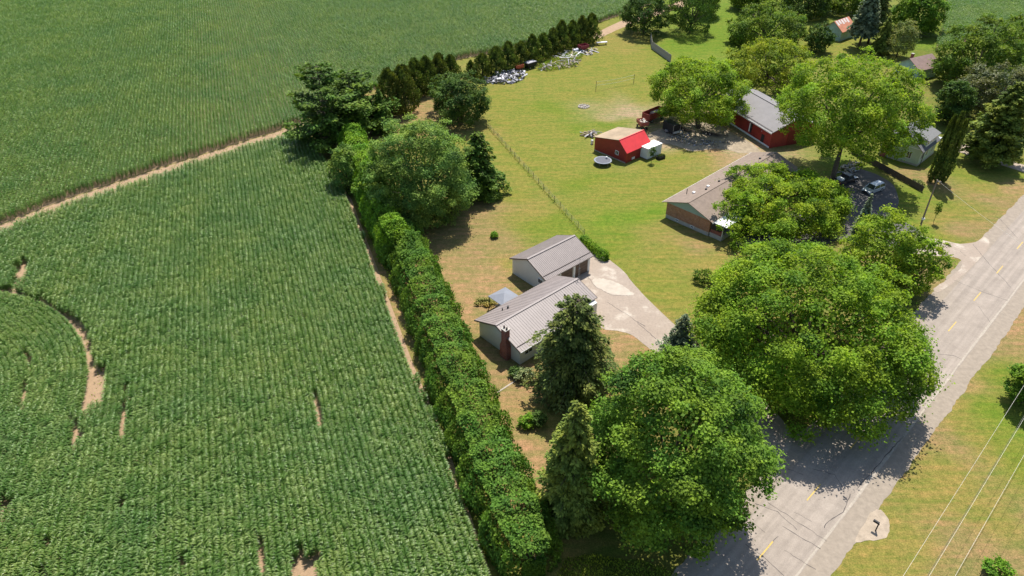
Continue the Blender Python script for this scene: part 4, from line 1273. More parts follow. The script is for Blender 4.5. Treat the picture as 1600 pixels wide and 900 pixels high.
window(t, 'left', L, W, -1.9, 1.6, 0.95, 0.9, cross=True)
panel(t, 'front', L, W, -1.4, 0.5, 0.9, 0.5, TRIM, 'hatch')
MB().box((-3.86, 0, 0.12), (0.06, 8.8, 0.24)).build('sill_board', plain('weathered_sill', (0.35, 0.28, 0.22)), t)

# ------------------------------------------------------------------ white container
cb = Vector((28.6, 137.1, 0)) + az(50) * 2.25 + az(-40) * 1.15
t = thing('storage_container', 'white storage container with ribbed sides beside the red shed', 'container', cb, frame_rz(50))
CW = plain('white_container', (0.68, 0.70, 0.69), 0.55, 0.07, 1.5)
MB().box((0, 0, 1.30), (4.5, 2.3, 2.34)).build('body', CW, t)
mb = MB()
for i in range(17):
    for s in (-1, 1): mb.box((-2.1 + i * 0.2625, s * 1.17, 1.3), (0.11, 0.05, 2.1))
for i in range(8):
    mb.box((-2.27, -0.95 + i * 0.27, 1.3), (0.05, 0.11, 2.1))
mb.build('side_rib', CW, t)
MB().box((0, 0, 2.5), (4.6, 2.4, 0.08)).build('top', plain('white_container_top', (0.80, 0.80, 0.78), 0.5, 0.05), t)
MB().box((0, 0, 0.08), (4.5, 2.2, 0.16)).build('skid', METAL_D, t)
for s in (-1, 1):
    MB().box((2.28, s * 0.56, 1.3), (0.06, 1.05, 2.1)).build('door', CW, t)

# ------------------------------------------------------------------ green cottage with dormer
t = thing('green_cottage', 'pale green clapboard cottage with dark grey dormered roof', 'house', (84.8, 140.1, 0), frame_rz(46))
L, W, ef, zr = 9.0, 8.0, 3.5, 6.9
GREYD = plain('charcoal_shingle', (0.135, 0.135, 0.14), 0.9, 0.15, 1.2, bump=0.3)
gable_walls(L, W, ef, ef, 0, zr - 0.05).build('wall', GREEN_WALL, t)
for s in (-1, 1): roof_slab(-4.75, 4.75, s * 4.45, 3.25, 0, zr + 0.12).build('roof', GREYD, t)
MB().box((-4.56, 0, 3.6), (0.08, 8.1, 0.14)).build('belt_board', TRIM, t)
window(t, 'left', L, W, -1.9, 1.9, 1.0, 1.5); window(t, 'left', L, W, 1.9, 1.9, 1.0, 1.5); window(t, 'left', L, W, 0, 4.9, 0.9, 1.1)
for u in (-3.2, -0.6, 2.4): window(t, 'front', L, W, u, 1.9, 1.2, 1.5)
MB().box((-4.5, -4.55, 1.7), (0.1, 0.1, 3.3)).build('corner_board', BLACK, t)
MB().box((0, 0, 0.15), (9.1, 8.1, 0.5)).build('foundation', CONC, t)
d = MB().extrude_x([(-4.0, 3.6), (-0.9, 5.6), (-0.9, 6.3), (-4.0, 5.2)], -2.6, 3.2).build('dormer', WHITE, t)
MB().add([(-2.95, -4.4, 5.15), (3.55, -4.4, 5.15), (3.55, -0.6, 6.55), (-2.95, -0.6, 6.55), (-2.95, -4.4, 5.03), (3.55, -4.4, 5.03), (3.55, -0.6, 6.43), (-2.95, -0.6, 6.43)],
         [(0, 1, 2, 3), (7, 6, 5, 4), (0, 4, 5, 1), (1, 5, 6, 2), (2, 6, 7, 3), (3, 7, 4, 0)]).build('dormer_roof', plain('light_shingle', (0.17, 0.17, 0.165), 0.9), t)
for u in (-1.7, 0.3, 2.2): MB().box((u, -4.03, 4.55), (0.9, 0.06, 0.75)).build('dormer_window', GLASS, t)
ch = MB().box((-4.75, 3.0, 3.6), (0.55, 1.0, 7.4)).build('chimney', BRICK_RED, t)
MB().box((-4.75, 3.0, 7.34), (0.7, 1.15, 0.1)).build('chimney_cap', CONC, ch)
mb = MB().add([(3.2, -4.0, 2.95), (7.6, -4.0, 2.75), (7.6, -1.0, 2.75), (3.2, -1.0, 2.95), (3.2, -4.0, 2.83), (7.6, -4.0, 2.63), (7.6, -1.0, 2.63), (3.2, -1.0, 2.83)],
         [(0, 1, 2, 3), (7, 6, 5, 4), (0, 4, 5, 1), (1, 5, 6, 2), (2, 6, 7, 3), (3, 7, 4, 0)])
mb.build('porch_roof', plain('porch_grey', (0.42, 0.46, 0.46), 0.7), t)
for yy in (-3.85, -1.15): MB().box((7.4, yy, 1.33), (0.12, 0.12, 2.66)).build('porch_post', TRIM, t)

# ------------------------------------------------------------------ far teal outbuilding with rusty roof
t = thing('outbuilding', 'small teal board outbuilding with rust orange metal roof', 'shed', (102.3, 226.2, 0), frame_rz(50))
L, W, ef, zr = 8.0, 6.2, 3.0, 5.4
RUST = plain('rust_orange_roof', (0.46, 0.19, 0.115), 0.75, 0.22, 0.5)
gable_walls(L, W, ef, ef, 0, zr - 0.05).build('wall', TEAL_WALL, t)
roof_slab(-4.35, 4.35, -3.5, 2.85, 0, zr + 0.1).build('roof', RUST, t)
roof_slab(-4.35, 4.35, 3.5, 2.85, 0, zr + 0.1).build('roof', RUST, t)
WS = plain('bleached_tin', (0.62, 0.55, 0.51), 0.6, 0.15, 1.0)
for i in range(5):
    x_ = -3.4 + i * 1.45
    y1_, z1_, y2_, z2_ = -0.15, zr + 0.045, -1.5 + 0.25 * (i % 2), zr + 0.1 - (1.5 - 0.25 * (i % 2)) * 0.757
    MB().add([(x_ - .5, y1_, z1_), (x_ + .5, y1_, z1_), (x_ + .5, y2_, z2_ + 0.03), (x_ - .5, y2_, z2_ + 0.03), (x_ - .5, y1_, z1_ - .1), (x_ + .5, y1_, z1_ - .1), (x_ + .5, y2_, z2_ - .1), (x_ - .5, y2_, z2_ - .1)],
             [(3, 2, 1, 0), (4, 5, 6, 7), (0, 1, 5, 4), (1, 2, 6, 5), (2, 3, 7, 6), (3, 0, 4, 7)]).build('tin_sheet', WS, t)
window(t, 'left', L, W, -0.9, 1.7, 0.8, 0.9, mat=TEAL_WALL)
panel(t, 'front', L, W, 2.2, 1.05, 1.0, 2.1, TEAL_WALL, 'door')
# ------------------------------------------------------------------ far brown roofed house
e0 = G(1437, 111, 2.8)
cc_ = e0 + az(62) * 4.6 + az(-28) * 3.9
t = thing('brown_cottage', 'cottage with brown shingle roof mostly hidden among tall trees', 'house', (cc_.x, cc_.y, 0), frame_rz(62))
gable_walls(8.4, 7.0, 2.75, 2.75, 0, 4.9).build('wall', TEAL_WALL, t)
BRSH = plain('red_brown_shingle', (0.235, 0.165, 0.145), 0.9, 0.18, 1.0)
for s in (-1, 1): roof_slab(-4.6, 4.6, s * 3.9, 2.75, 0, 5.05).build('roof', BRSH, t)
window(t, 'front', 8.4, 7.0, -2.0, 1.6, 1.0, 1.2); window(t, 'front', 8.4, 7.0, 2.0, 1.6, 1.0, 1.2)
ch = MB().box((-2.2, 1.0, 4.9), (0.6, 0.6, 1.6)).build('chimney', BRICK_RED, t)
MB().box((-2.2, 1.0, 5.73), (0.72, 0.72, 0.08)).build('chimney_cap', CONC, ch)

# ------------------------------------------------------------------ vehicles
TYRE = plain('tyre_rubber', (0.02, 0.02, 0.02), 0.85, 0.2, 5.0)
RIM = plain('alloy_rim', (0.42, 0.42, 0.43), 0.35, 0.1, 5.0, metal=0.7)
def car_paint(name, col):
    m, nt, b = new_mat(name)
    b.inputs['Base Color'].default_value = (*col, 1)
    b.inputs['Roughness'].default_value = 0.32
    b.inputs['Metallic'].default_value = 0.25
    b.inputs['Coat Weight'].default_value = 0.6
    b.inputs['Coat Roughness'].default_value = 0.08
    return m
LAMP = plain('lamp_lens', (0.75, 0.75, 0.72), 0.15, 0.05)
TAIL = plain('tail_lens', (0.35, 0.02, 0.02), 0.25, 0.05)
def wheel(parent, x, y, r=0.35, w=0.24):
    tw = MB().cyl((x, y, r), r, w, 18, 'y').build('wheel', TYRE, parent, smooth=False)
    s = 1 if y > 0 else -1
    MB().cyl((x, y + s * (w / 2 + 0.005), r), r * 0.62, 0.03, 12, 'y').build('rim', RIM, tw)
    return tw
def car(name, label, cat, loc, rz, paint, L=4.7, W=1.85, H=1.72, kind='suv', group=None):
    t = thing(name, label, cat, loc, rz, group)
    h0, hb = 0.28, 0.98                     # sill and belt line
    xf, xr = L / 2, -L / 2
    if kind == 'pickup': cab = (xf - 1.35, xf - 1.85, xf - 3.05, xf - 3.25)
    elif kind == 'sedan': cab = (xf - 1.25, xf - 1.95, xr + 1.15, xr + 0.55)
    else: cab = (xf - 1.15, xf - 1.75, xr + 0.35, xr + 0.10)
    prof = [(xr + 0.04, h0 + 0.08), (xr, 0.62), (xr + 0.05, hb), (cab[3], hb + 0.02), (cab[0], hb + 0.02), (xf - 0.35, hb - 0.10), (xf - 0.04, 0.78), (xf, 0.55), (xf - 0.06, h0 + 0.04), (xf - 0.3, h0), (xr + 0.3, h0)]
    MB().extrude_y(prof, -W / 2, W / 2).build('body', paint, t, bevel=0.07)
    # greenhouse frustum: glass band with painted pillars and roof
    wi, wt = W / 2 - 0.05, W / 2 - 0.20
    z0, z1 = hb + 0.01, H - 0.09
    b4 = [(cab[0], -wi), (cab[0], wi), (cab[3], wi), (cab[3], -wi)]
    t4 = [(cab[1], -wt), (cab[1], wt), (cab[2], wt), (cab[2], -wt)]
    MB().add([(x, y, z0) for x, y in b4] + [(x, y, z1) for x, y in t4], [(0, 1, 5, 4), (1, 2, 6, 5), (2, 3, 7, 6), (3, 0, 4, 7), (4, 5, 6, 7), (3, 2, 1, 0)]).build('window', GLASS, t)
    MB().add([(x, y * 1.0, z1 - 0.01) for x, y in t4] + [(x * 0.97 + (cab[1] + cab[2]) * 0.015, y * 0.9, H) for x, y in t4], [(0, 1, 5, 4), (1, 2, 6, 5), (2, 3, 7, 6), (3, 0, 4, 7), (4, 5, 6, 7), (3, 2, 1, 0)]).build('roof', paint, t)
    mb = MB()
    for (bx_, by_), (tx_, ty_) in zip(b4, t4):
        mb.tube([(bx_, by_ * 1.0, z0), (tx_, ty_, z1)], 0.05, 5)
    if kind != 'pickup':
        xm = (cab[1] + cab[2]) / 2
        for s in (-1, 1): mb.tube([(xm, s * wi, z0), (xm, s * wt, z1)], 0.05, 5)
    mb.build('pillar', paint, t)
    for s in (-1, 1):
        wheel(t, xf - 0.85, s * (W / 2 - 0.10)); wheel(t, xr + 0.90, s * (W / 2 - 0.10))
        MB().box((xf - 0.12, s * (W / 2 - 0.28), 0.74), (0.2, 0.36, 0.14)).build('headlight', LAMP, t)
        MB().box((xr + 0.03, s * (W / 2 - 0.18), 0.82), (0.1, 0.22, 0.24)).build('taillight', TAIL, t)
        MB().box((cab[0] - 0.25, s * (W / 2 + 0.09), 1.06), (0.12, 0.2, 0.14)).build('mirror', paint, t)
        if kind == 'suv': MB().tube([(cab[1] - 0.1, s * (wt - 0.08), H + 0.06), (cab[2] + 0.1, s * (wt - 0.08), H + 0.06)], 0.022, 5).build('roof_rail', BLACK, t)
    MB().box((xf - 0.02, 0, 0.6), (0.06, 0.9, 0.22)).build('grille', BLACK, t)
    MB().box((xf - 0.05, 0, 0.42), (0.12, W - 0.3, 0.16)).build('bumper', BLACK, t)
    if kind == 'pickup':
        MB().box(((xr + cab[3]) / 2 - 0.03, 0, hb + 0.012), (cab[3] - xr - 0.3, W - 0.3, 0.02)).build('cargo_bed', DARK, t)
        for s in (-1, 1): MB().box(((xr + cab[3]) / 2, s * (W / 2 - 0.07), hb + 0.1), (cab[3] - xr, 0.1, 0.2)).build('bed_side', paint, t)
    return t
g = G(1363, 299)
car('suv', 'silver estate car parked on the dark asphalt yard', 'car', (g.x, g.y, 0), frame_rz(-121), car_paint('silver_paint', (0.42, 0.45, 0.46)), 4.8, 1.85, 1.70)
g = G(1206, 372)
car('white_car', 'white car parked in front of the brick house under a tree', 'car', (g.x, g.y, 0), frame_rz(172), car_paint('white_paint', (0.78, 0.78, 0.76)), 4.7, 1.85, 1.55, 'sedan')
g = G(1320, 285)
car('pickup_truck', 'black pickup truck in the shade beneath the big tree', 'truck', (g.x, g.y, 0), frame_rz(60), car_paint('black_car_paint', (0.02, 0.02, 0.022)), 5.4, 1.95, 1.8, 'pickup')
g2 = G(1320, 285) + az(60) * -1.7
t = thing('tool_box', 'white box lying in the bed of the black pickup', 'box', (g2.x, g2.y, 1.0), frame_rz(60))
MB().box((0, 0, 0.21), (0.8, 1.2, 0.42)).build('body', TRIM, t, bevel=0.03); MB().box((0, 0, 0.44), (0.86, 1.26, 0.06)).build('lid', TRIM, t)
g = G(1418, 215)

def hopper_wagon(label, loc, rz, s, mat, fill=None, name='grain_wagon'):
    """gravity wagon: flared box over a sloped hopper on four wheels, with a tongue"""
    t = thing(name, label, 'wagon', loc, rz)
    l, w_, h = 1.7 * s, 1.15 * s, 1.05 * s
    zt, zm, zb_ = 2.3 * s, 1.35 * s, 0.75 * s
    o = [(-l, -w_, zt), (l, -w_, zt), (l, w_, zt), (-l, w_, zt), (-l, -w_, zm), (l, -w_, zm), (l, w_, zm), (-l, w_, zm), (-.5 * s, -.7 * s, zb_), (.7 * s, -.7 * s, zb_), (.7 * s, .7 * s, zb_), (-.5 * s, .7 * s, zb_)]
    k = 0.94
    inn = [(x * k, y * k, z + (0.01 if z > zm else 0)) for x, y, z in o[:8]]
    MB().add(o + inn, [(0, 4, 5, 1), (1, 5, 6, 2), (2, 6, 7, 3), (3, 7, 4, 0), (4, 8, 9, 5), (5, 9, 10, 6), (6, 10, 11, 7), (7, 11, 8, 4), (11, 10, 9, 8),
                       (12, 13, 17, 16), (13, 14, 18, 17), (14, 15, 19, 18), (15, 12, 16, 19), (16, 17, 18, 19), (0, 1, 13, 12), (1, 2, 14, 13), (2, 3, 15, 14), (3, 0, 12, 15)]).build('hopper', mat, t)
    mb = MB()
    for s_ in (-1, 1): mb.box((0, s_ * 0.55 * s, 0.62 * s), (3.0 * s, 0.1, 0.14))
    for x_ in (-1.25 * s, 1.25 * s): mb.box((x_, 0, 0.5 * s), (0.12, 1.7 * s, 0.12)); 
    for x_ in (-1.3 * s, 1.3 * s):
        for s_ in (-1, 1): mb.tube([(x_, s_ * .55 * s, 0.6 * s), (x_, s_ * .95 * s, zm + 0.1)], 0.05, 5)
    mb.build('frame', METAL_D, t)
    for x_ in (-1.25, 1.25):
        for s_ in (-1, 1): wheel(t, x_ * s, s_ * 0.9 * s, 0.36 * s, 0.24)
    MB().tube([(1.3 * s, 0, 0.5 * s), (2.6 * s, 0, 0.25)], 0.05, 6).build('tongue', METAL_D, t)
    if fill:
        rnd_ = random.Random(4); mb = MB()
        for i in range(26):
            mb.box((rnd_.uniform(-.8, .8) * l, rnd_.uniform(-.75, .75) * w_, zm + rnd_.uniform(.25, .75) * s), (rnd_.uniform(.2, .7), rnd_.uniform(.15, .4), rnd_.uniform(.08, .3)), rnd_.uniform(0, 3))
        mb.build('load', fill, t)
    return t
REDW = plain('faded_wagon_red', (0.27, 0.05, 0.04), 0.6, 0.25, 1.5)
REDL = plain('salmon_wagon_red', (0.40, 0.11, 0.08), 0.6, 0.25, 1.5)
g = G(1003, 200); hopper_wagon('small red hopper wagon filled with white scrap behind the shed', (g.x, g.y, 0), frame_rz(165), 0.82, REDL, plain('white_scrap', (0.62, 0.56, 0.47), 0.8, 0.3))
g = G(1021, 187)
t = thing('forage_wagon', 'long dark red high sided wagon under the tree edge', 'wagon', (g.x, g.y, 0), frame_rz(48))
mb = MB()
mb.box((0, 0, 0.95), (6.2, 2.3, 0.14)); mb.build('bed', REDW, t)
for s in (-1, 1): MB().box((0, s * 1.12, 1.7), (6.2, 0.08, 1.4)).build('side', REDW, t)
for s in (-1, 1): MB().box((s * 3.08, 0, 1.65), (0.08, 2.16, 1.3)).build('end', REDW, t)
MB().box((1.0, 0.1, 1.5), (3.0, 1.7, 0.5)).build('load', plain('grey_scrap', (0.34, 0.30, 0.28), 0.8, 0.3), t)
for x_ in (-1.9, 1.9):
    for s in (-1, 1): wheel(t, x_, s * 0.95, 0.42, 0.26)
    MB().box((x_, 0, 0.62), (0.2, 1.8, 0.5)).build('axle', METAL_D, t)
g = G(1048, 207)
t = thing('enclosed_trailer', 'black enclosed cargo trailer with pale lower nose panel', 'trailer', (g.x, g.y, 0), frame_rz(150))
MB().box((0, 0, 1.45), (3.6, 2.0, 2.0)).build('body', BLACK, t, bevel=0.06)
MB().box((1.83, 0, 0.72), (0.06, 1.7, 0.5)).build('nose_panel', plain('stone_guard', (0.55, 0.53, 0.50), 0.5), t)
for yy in (-1.0, 1.0): MB().box((1.80, yy, 1.45), (0.08, 0.08, 1.95)).build('corner_trim', RIM, t)
for s in (-1, 1):
    wheel(t, -0.3, s * 1.12, 0.36, 0.22)
    MB().extrude_y([(-0.85, 0.45), (-0.6, 0.82), (0.0, 0.82), (0.25, 0.45)], s * 1.0, s * 1.26).build('fender', RIM, t)
MB().tube([(1.8, 0.6, 0.45), (3.0, 0, 0.4)], 0.05, 6).tube([(1.8, -0.6, 0.45), (3.0, 0, 0.4)], 0.05, 6).build('tongue', BLACK, t)
MB().tube([(2.7, 0.1, 0.0), (2.7, 0.1, 0.5)], 0.04, 6).build('jack', STEEL, t)
WOODG = plain('weathered_planks', (0.25, 0.20, 0.13), 0.9, 0.3, 1.5)
def flatbed(label, loc, rz, L_, W_, name='flatbed_trailer'):
    t = thing(name, label, 'trailer', loc, rz)
    n = int(W_ / 0.25)
    me0 = None
    for i in range(n):
        y_ = -W_ / 2 + (i + 0.5) * W_ / n
        if me0 is None:
            p_ = MB().box((0, 0, 0), (L_, W_ / n - 0.03, 0.06)).build('plank', WOODG, t); me0 = p_.data
        else:
            p_ = bpy.data.objects.new('plank', me0); C.objects.link(p_); p_.parent = t
        p_.location = (0, y_, 0.80)
    mb = MB()
    for s in (-1, 1): mb.box((0, s * W_ * 0.42, 0.69), (L_, 0.1, 0.16))
    for k_ in range(5): mb.box((-L_ * .45 + k_ * L_ * .225, 0, 0.69), (0.08, W_ * 0.8, 0.12))
    mb.build('frame', METAL_D, t)
    for x_ in (-0.75, 0.15):
        for s in (-1, 1): wheel(t, x_, s * (W_ / 2 + 0.13), 0.36, 0.22)
        MB().box((x_, 0, 0.45), (0.1, W_ + 0.1, 0.36)).build('axle', METAL_D, t)
    MB().tube([(L_ / 2 - .1, W_ * 0.38, 0.69), (L_ / 2 + 1.3, 0, 0.5)], 0.05, 6).tube([(L_ / 2 - .1, -W_ * 0.38, 0.69), (L_ / 2 + 1.3, 0, 0.5)], 0.05, 6).tube([(L_ / 2 + 1.1, 0, 0.0), (L_ / 2 + 1.1, 0, 0.6)], 0.04, 6).build('tongue', METAL_D, t)
    return t
g = G(1111, 209); flatbed('tandem flatbed trailer with weathered plank deck near the red barn', (g.x, g.y, 0), frame_rz(122), 5.2, 2.1)
g = G(1070, 203); flatbed('narrow plank trailer between the black trailer and the flatbed', (g.x, g.y, 0), frame_rz(140), 3.2, 1.3, 'utility_trailer')
g = G(1060, 207)
t = thing('fender_scrap', 'pair of white fender hoops lying beside the black trailer', 'scrap', (g.x, g.y, 0), frame_rz(140))
for s in (-1, 1):
    MB().tube([(0.8 * math.cos(a_ * 0.4), s * 0.35, 0.05 + 0.55 * math.sin(a_ * 0.4)) for a_ in range(9)], 0.09, 6).build('fender', TRIM, t)
MB().tube([(-.7, -.4, .06), (-.7, .4, .06)], .05, 5).tube([(.7, -.4, .06), (.7, .4, .06)], .05, 5).build('cross_bar', TRIM, t)

# ------------------------------------------------------------------ trampoline
g = G(942, 250, 0.95)
t = thing('trampoline', 'round trampoline with dark mat on the lawn beside the red shed', 'trampoline', (g.x, g.y, 0))
R_ = 1.85
mb = MB(); n = 32
vs = [(0, 0, 0.94)] + [(math.cos(6.2832 * i / n) * R_ * .86, math.sin(6.2832 * i / n) * R_ * .86, 0.95) for i in range(n)]
mb.add(vs, [(0, i + 1, (i + 1) % n + 1) for i in range(n)]).build('mat', plain('trampoline_mat', (0.085, 0.09, 0.11), 0.6, 0.15, 1.0), t)
mb = MB()
vs = []
for rr, zz in ((.85, .96), (1.0, .97), (1.02, .9)): vs += [(math.cos(6.2832 * i / n) * R_ * rr, math.sin(6.2832 * i / n) * R_ * rr, zz) for i in range(n)]
mb.add(vs, [(j * n + i, (j + 1) * n + i, (j + 1) * n + (i + 1) % n, j * n + (i + 1) % n) for j in range(2) for i in range(n)]).build('edge_pad', plain('pad_grey', (0.20, 0.22, 0.25), 0.6), t)
for i in range(6):
    a = i * 1.0472
    MB().tube([(R_ * .97 * math.cos(a), R_ * .97 * math.sin(a), 0.92), (R_ * .97 * math.cos(a), R_ * .97 * math.sin(a), 0.0)], 0.035, 6).build('leg', STEEL, t)
t = thing('ball', 'pale ball resting on the trampoline', 'ball', (g.x + 0.85, g.y + 0.75, 0.95))
mb = MB()
rings, sg = 8, 12
vs = [(0.24 * math.sin(math.pi * i / rings) * math.cos(6.2832 * j / sg), 0.24 * math.sin(math.pi * i / rings) * math.sin(6.2832 * j / sg), 0.24 + 0.24 * math.cos(math.pi * i / rings)) for i in range(rings + 1) for j in range(sg)]
mb.add(vs, [(i * sg + j, (i + 1) * sg + j, (i + 1) * sg + (j + 1) % sg, i * sg + (j + 1) % sg) for i in range(rings) for j in range(sg)]).build('skin', TRIM, t, smooth=True)
MB().cyl((0, 0, 0.48), 0.02, 0.02, 8).build('valve', BLACK, t)

# ------------------------------------------------------------------ fences
def post_fence(name, label, a, b, step, h, wires, mat, pw=0.09, cat='fence'):
    d = b - a; Ln = d.length; u_ = d.normalized()
    t = thing(name, label, cat, (a.x, a.y, 0), math.atan2(d.y, d.x))
    n = int(Ln / step)
    me0 = None
    rnd_ = random.Random(3)
    for i in range(n + 1):
        if me0 is None:
            p_ = MB().tube([(0, 0, -0.2), (0, 0, h)], pw / 2, 6).build('post', mat, t); me0 = p_.data
        else:
            p_ = bpy.data.objects.new('post', me0); C.objects.link(p_); p_.parent = t
        p_.location = (i * Ln / n, 0, 0); p_.rotation_euler = (rnd_.uniform(-.05, .05), rnd_.uniform(-.05, .05), 0)
    mb = MB()
    for z_ in wires: mb.tube([(0, 0, z_), (Ln, 0, z_)], 0.012, 4)
    n2 = int(Ln / 0.6)
    for i in range(n2): mb.tube([(i * Ln / n2, 0, wires[0]), (i * Ln / n2, 0, wires[-1])], 0.006, 3)
    mb.build('wire', STEEL, t)
    return t
DARKPOST = plain('dark_fence_post', (0.075, 0.06, 0.05), 0.85)
post_fence('wire_fence', 'wire fence on dark posts between the brown lawn and the green lawn', G(760, 196), G(913, 367), 2.6, 1.25, [0.2, 0.5, 0.8, 1.1], DARKPOST)
def board_fence(name, label, pts, h, mat, cat='fence', bw=0.30, gap=0.02):
    t = thing(name, label, cat, (pts[0].x, pts[0].y, 0), 0)
    me0 = {}
    for a, b in zip(pts[:-1], pts[1:]):
        d = b - a; Ln = d.length; ang = math.atan2(d.y, d.x); u_ = d.normalized(); o = a - pts[0]
        n = int(Ln / bw)
        if 'b' not in me0:
            p_ = MB().box((0, 0, h / 2), (bw - gap, 0.04, h)).build('board', mat, t); me0['b'] = p_.data; first = True
        else: first = False
        for i in range(n):
            if first and i == 0: q = p_
            else:
                q = bpy.data.objects.new('board', me0['b']); C.objects.link(q); q.parent = t
            q.location = o + u_ * ((i + .5) * Ln / n); q.location.z = 0.02 * (i % 3); q.rotation_euler = (0, 0, ang)
        mb = MB()
        nrm = Vector((-u_.y, u_.x, 0))
        for z_ in (0.4, h - 0.35):
            c_ = o + u_ * (Ln / 2) + nrm * 0.05
            mb.box((c_.x, c_.y, z_), (Ln, 0.05, 0.1), ang)
        mb.build('rail', mat, t)
        for i in range(int(Ln / 2.4) + 2):
            c_ = o + u_ * min(Ln, i * 2.4) + nrm * 0.1
            MB().box((c_.x, c_.y, h / 2 - .1), (0.12, 0.12, h + .1), ang).build('post', mat, t)
    return t
GREYF = plain('grey_board_fence', (0.32, 0.29, 0.26), 0.85, 0.15, 1.0)
BRNF = plain('dark_brown_fence', (0.10, 0.075, 0.06), 0.85, 0.2, 1.0)
board_fence('board_fence', 'grey board privacy fence beyond the lawn by the dark maple', [G(1016, 62), G(1018, 76), G(1047, 97)], 2.1, GREYF, bw=0.6)
board_fence('dark_fence', 'dark low wooden fence between the parking yard and green cottage', [G(1330, 240), G(1384, 269), G(1440, 300)], 1.25, BRNF, bw=0.5)

# ------------------------------------------------------------------ volleyball net, fire pit
a, b = G(931, 141), G(990, 130)
d = b - a
t = thing('volleyball_net', 'volleyball net on two dark posts in the middle of the lawn', 'net', (a.x, a.y, 0), math.atan2(d.y, d.x))
for x_ in (0, d.length): MB().tube([(x_, 0, -0.2), (x_, 0, 2.4)], 0.06, 7).build('post', DARKPOST, t)
NET = plain('pale_net_tape', (0.55, 0.56, 0.38), 0.8)
mb = MB()
for z_ in (1.35, 2.25):
    n = 10
    mb.tube([(d.length * i / n, 0, z_ - 0.28 * math.sin(math.pi * i / n)) for i in range(n + 1)], 0.035, 5)
mb.build('tape', NET, t)
mb = MB()
for i in range(1, 40): 
    s_ = 0.28 * math.sin(math.pi * i / 40); mb.tube([(d.length * i / 40, 0, 1.35 - s_), (d.length * i / 40, 0, 2.25 - s_)], 0.005, 3)
mb.build('netting', NET, t)
g = G(912, 167)
t = thing('fire_pit', 'ring of pale stones round ash on the lawn', 'fire pit', (g.x, g.y, 0))
rnd_ = random.Random(5)
STONE = plain('pale_stone', (0.46, 0.41, 0.35), 0.9, 0.25, 2.0)
def rock(s, rnd_):
    mb = MB(); vs = []
    for i in range(5):
        for j in range(7):
            th, ph = math.pi * i / 4, 6.2832 * j / 7
            r_ = s * rnd_.uniform(0.8, 1.15)
            vs.append((r_ * math.sin(th) * math.cos(ph), r_ * math.sin(th) * math.sin(ph), r_ * 0.7 * math.cos(th)))
    mb.add(vs, [(i * 7 + j, (i + 1) * 7 + j, (i + 1) * 7 + (j + 1) % 7, i * 7 + (j + 1) % 7) for i in range(4) for j in range(7)])
    return mb
for i in range(15):
    a_ = i * 0.4189
    o = rock(0.26, rnd_).build('stone', STONE, t); o.location = (1.25 * math.cos(a_) * rnd_.uniform(.9, 1.1), 1.2 * math.sin(a_) * rnd_.uniform(.9, 1.1), 0.12)
for i in range(8):
    o = rock(0.3, rnd_).build('stone', STONE, t); o.location = (rnd_.uniform(-.6, .6), rnd_.uniform(-.6, .6), 0.12)
MB().cyl((0, 0, 0.02), 1.15, 0.05, 20).build('ash', plain('ash', (0.16, 0.14, 0.13), 0.95, 0.3, 3.0), t)

# ------------------------------------------------------------------ scrap along the cedar row
def heap(name, label, cat, outline_px, n, zmax, mats, size, seed, flat=True):
    """pile of slabs or boards heaped on the ground inside a pixel outline"""
    poly = pxpoly(outline_px)
    P_ = np.array(poly); c0 = P_.mean(0)
    rnd_ = random.Random(seed)
    t = thing(name, label, cat, (c0[0], c0[1], 0))
    lo, hi = P_.min(0), P_.max(0)
    mbs = [MB() for _ in mats]
    k = 0
    while k < n:
        x_, y_ = rnd_.uniform(lo[0], hi[0]), rnd_.uniform(lo[1], hi[1])
        if not inside(np.array([[x_, y_]]), poly)[0]: continue
        dd = min(np.linalg.norm(np.array([x_, y_]) - np.array(q)) for q in poly)
        z_ = rnd_.uniform(0.06, max(0.12, min(zmax, dd * 0.6)))
        M_ = Matrix.Rotation(rnd_.gauss(0, .3), 3, 'X') @ Matrix.Rotation(rnd_.gauss(0, .3), 3, 'Y')
        mbs[k % len(mats)].box((x_ - c0[0], y_ - c0[1], z_), (size[0] * rnd_.uniform(.5, 1.4), size[1] * rnd_.uniform(.5, 1.4), size[2] * rnd_.uniform(.6, 1.5)), rnd_.uniform(0, 3.14), M_)
        k += 1
    for mb, mt in zip(mbs, mats): 
        o = mb.build('scrap_pieces', mt, t); o['kind'] = 'stuff'
    return t
GREYS = plain('grey_rubble', (0.36, 0.35, 0.37), 0.8, 0.25, 1.5); WHS = plain('white_rubble', (0.62, 0.61, 0.62), 0.7, 0.2, 1.5); DKS = plain('dark_rubble', (0.12, 0.115, 0.12), 0.9, 0.3)
heap('rubble_pile', 'heap of grey and white broken slabs at the lawn edge', 'rubble', [(752, 130), (765, 122), (790, 113), (812, 113), (824, 117), (815, 126), (800, 131), (770, 132)], 330, 1.3, [GREYS, WHS, GREYS, DKS], (0.9, 0.35, 0.15), 3)
heap('lumber_pile', 'scattered weathered boards and poles overgrown by weeds', 'lumber', [(842, 110), (850, 102), (880, 96), (904, 94), (902, 104), (888, 106), (862, 109)], 90, 0.7, [WOODP, WOODG, GREYS], (2.2, 0.16, 0.1), 4)
heap('board_pile', 'long pale boards lying below the tallest cedars', 'lumber', [(866, 92), (882, 84), (905, 75), (912, 80), (900, 90), (884, 95)], 60, 0.5, [WOODP, WHS], (3.0, 0.25, 0.08), 6)
heap('plank_pile', 'flat pale planks on the lawn near the farm track', 'lumber', [(914, 82), (930, 76), (934, 79), (918, 86)], 18, 0.3, [WOODP, GREYS], (2.6, 0.3, 0.08), 7)
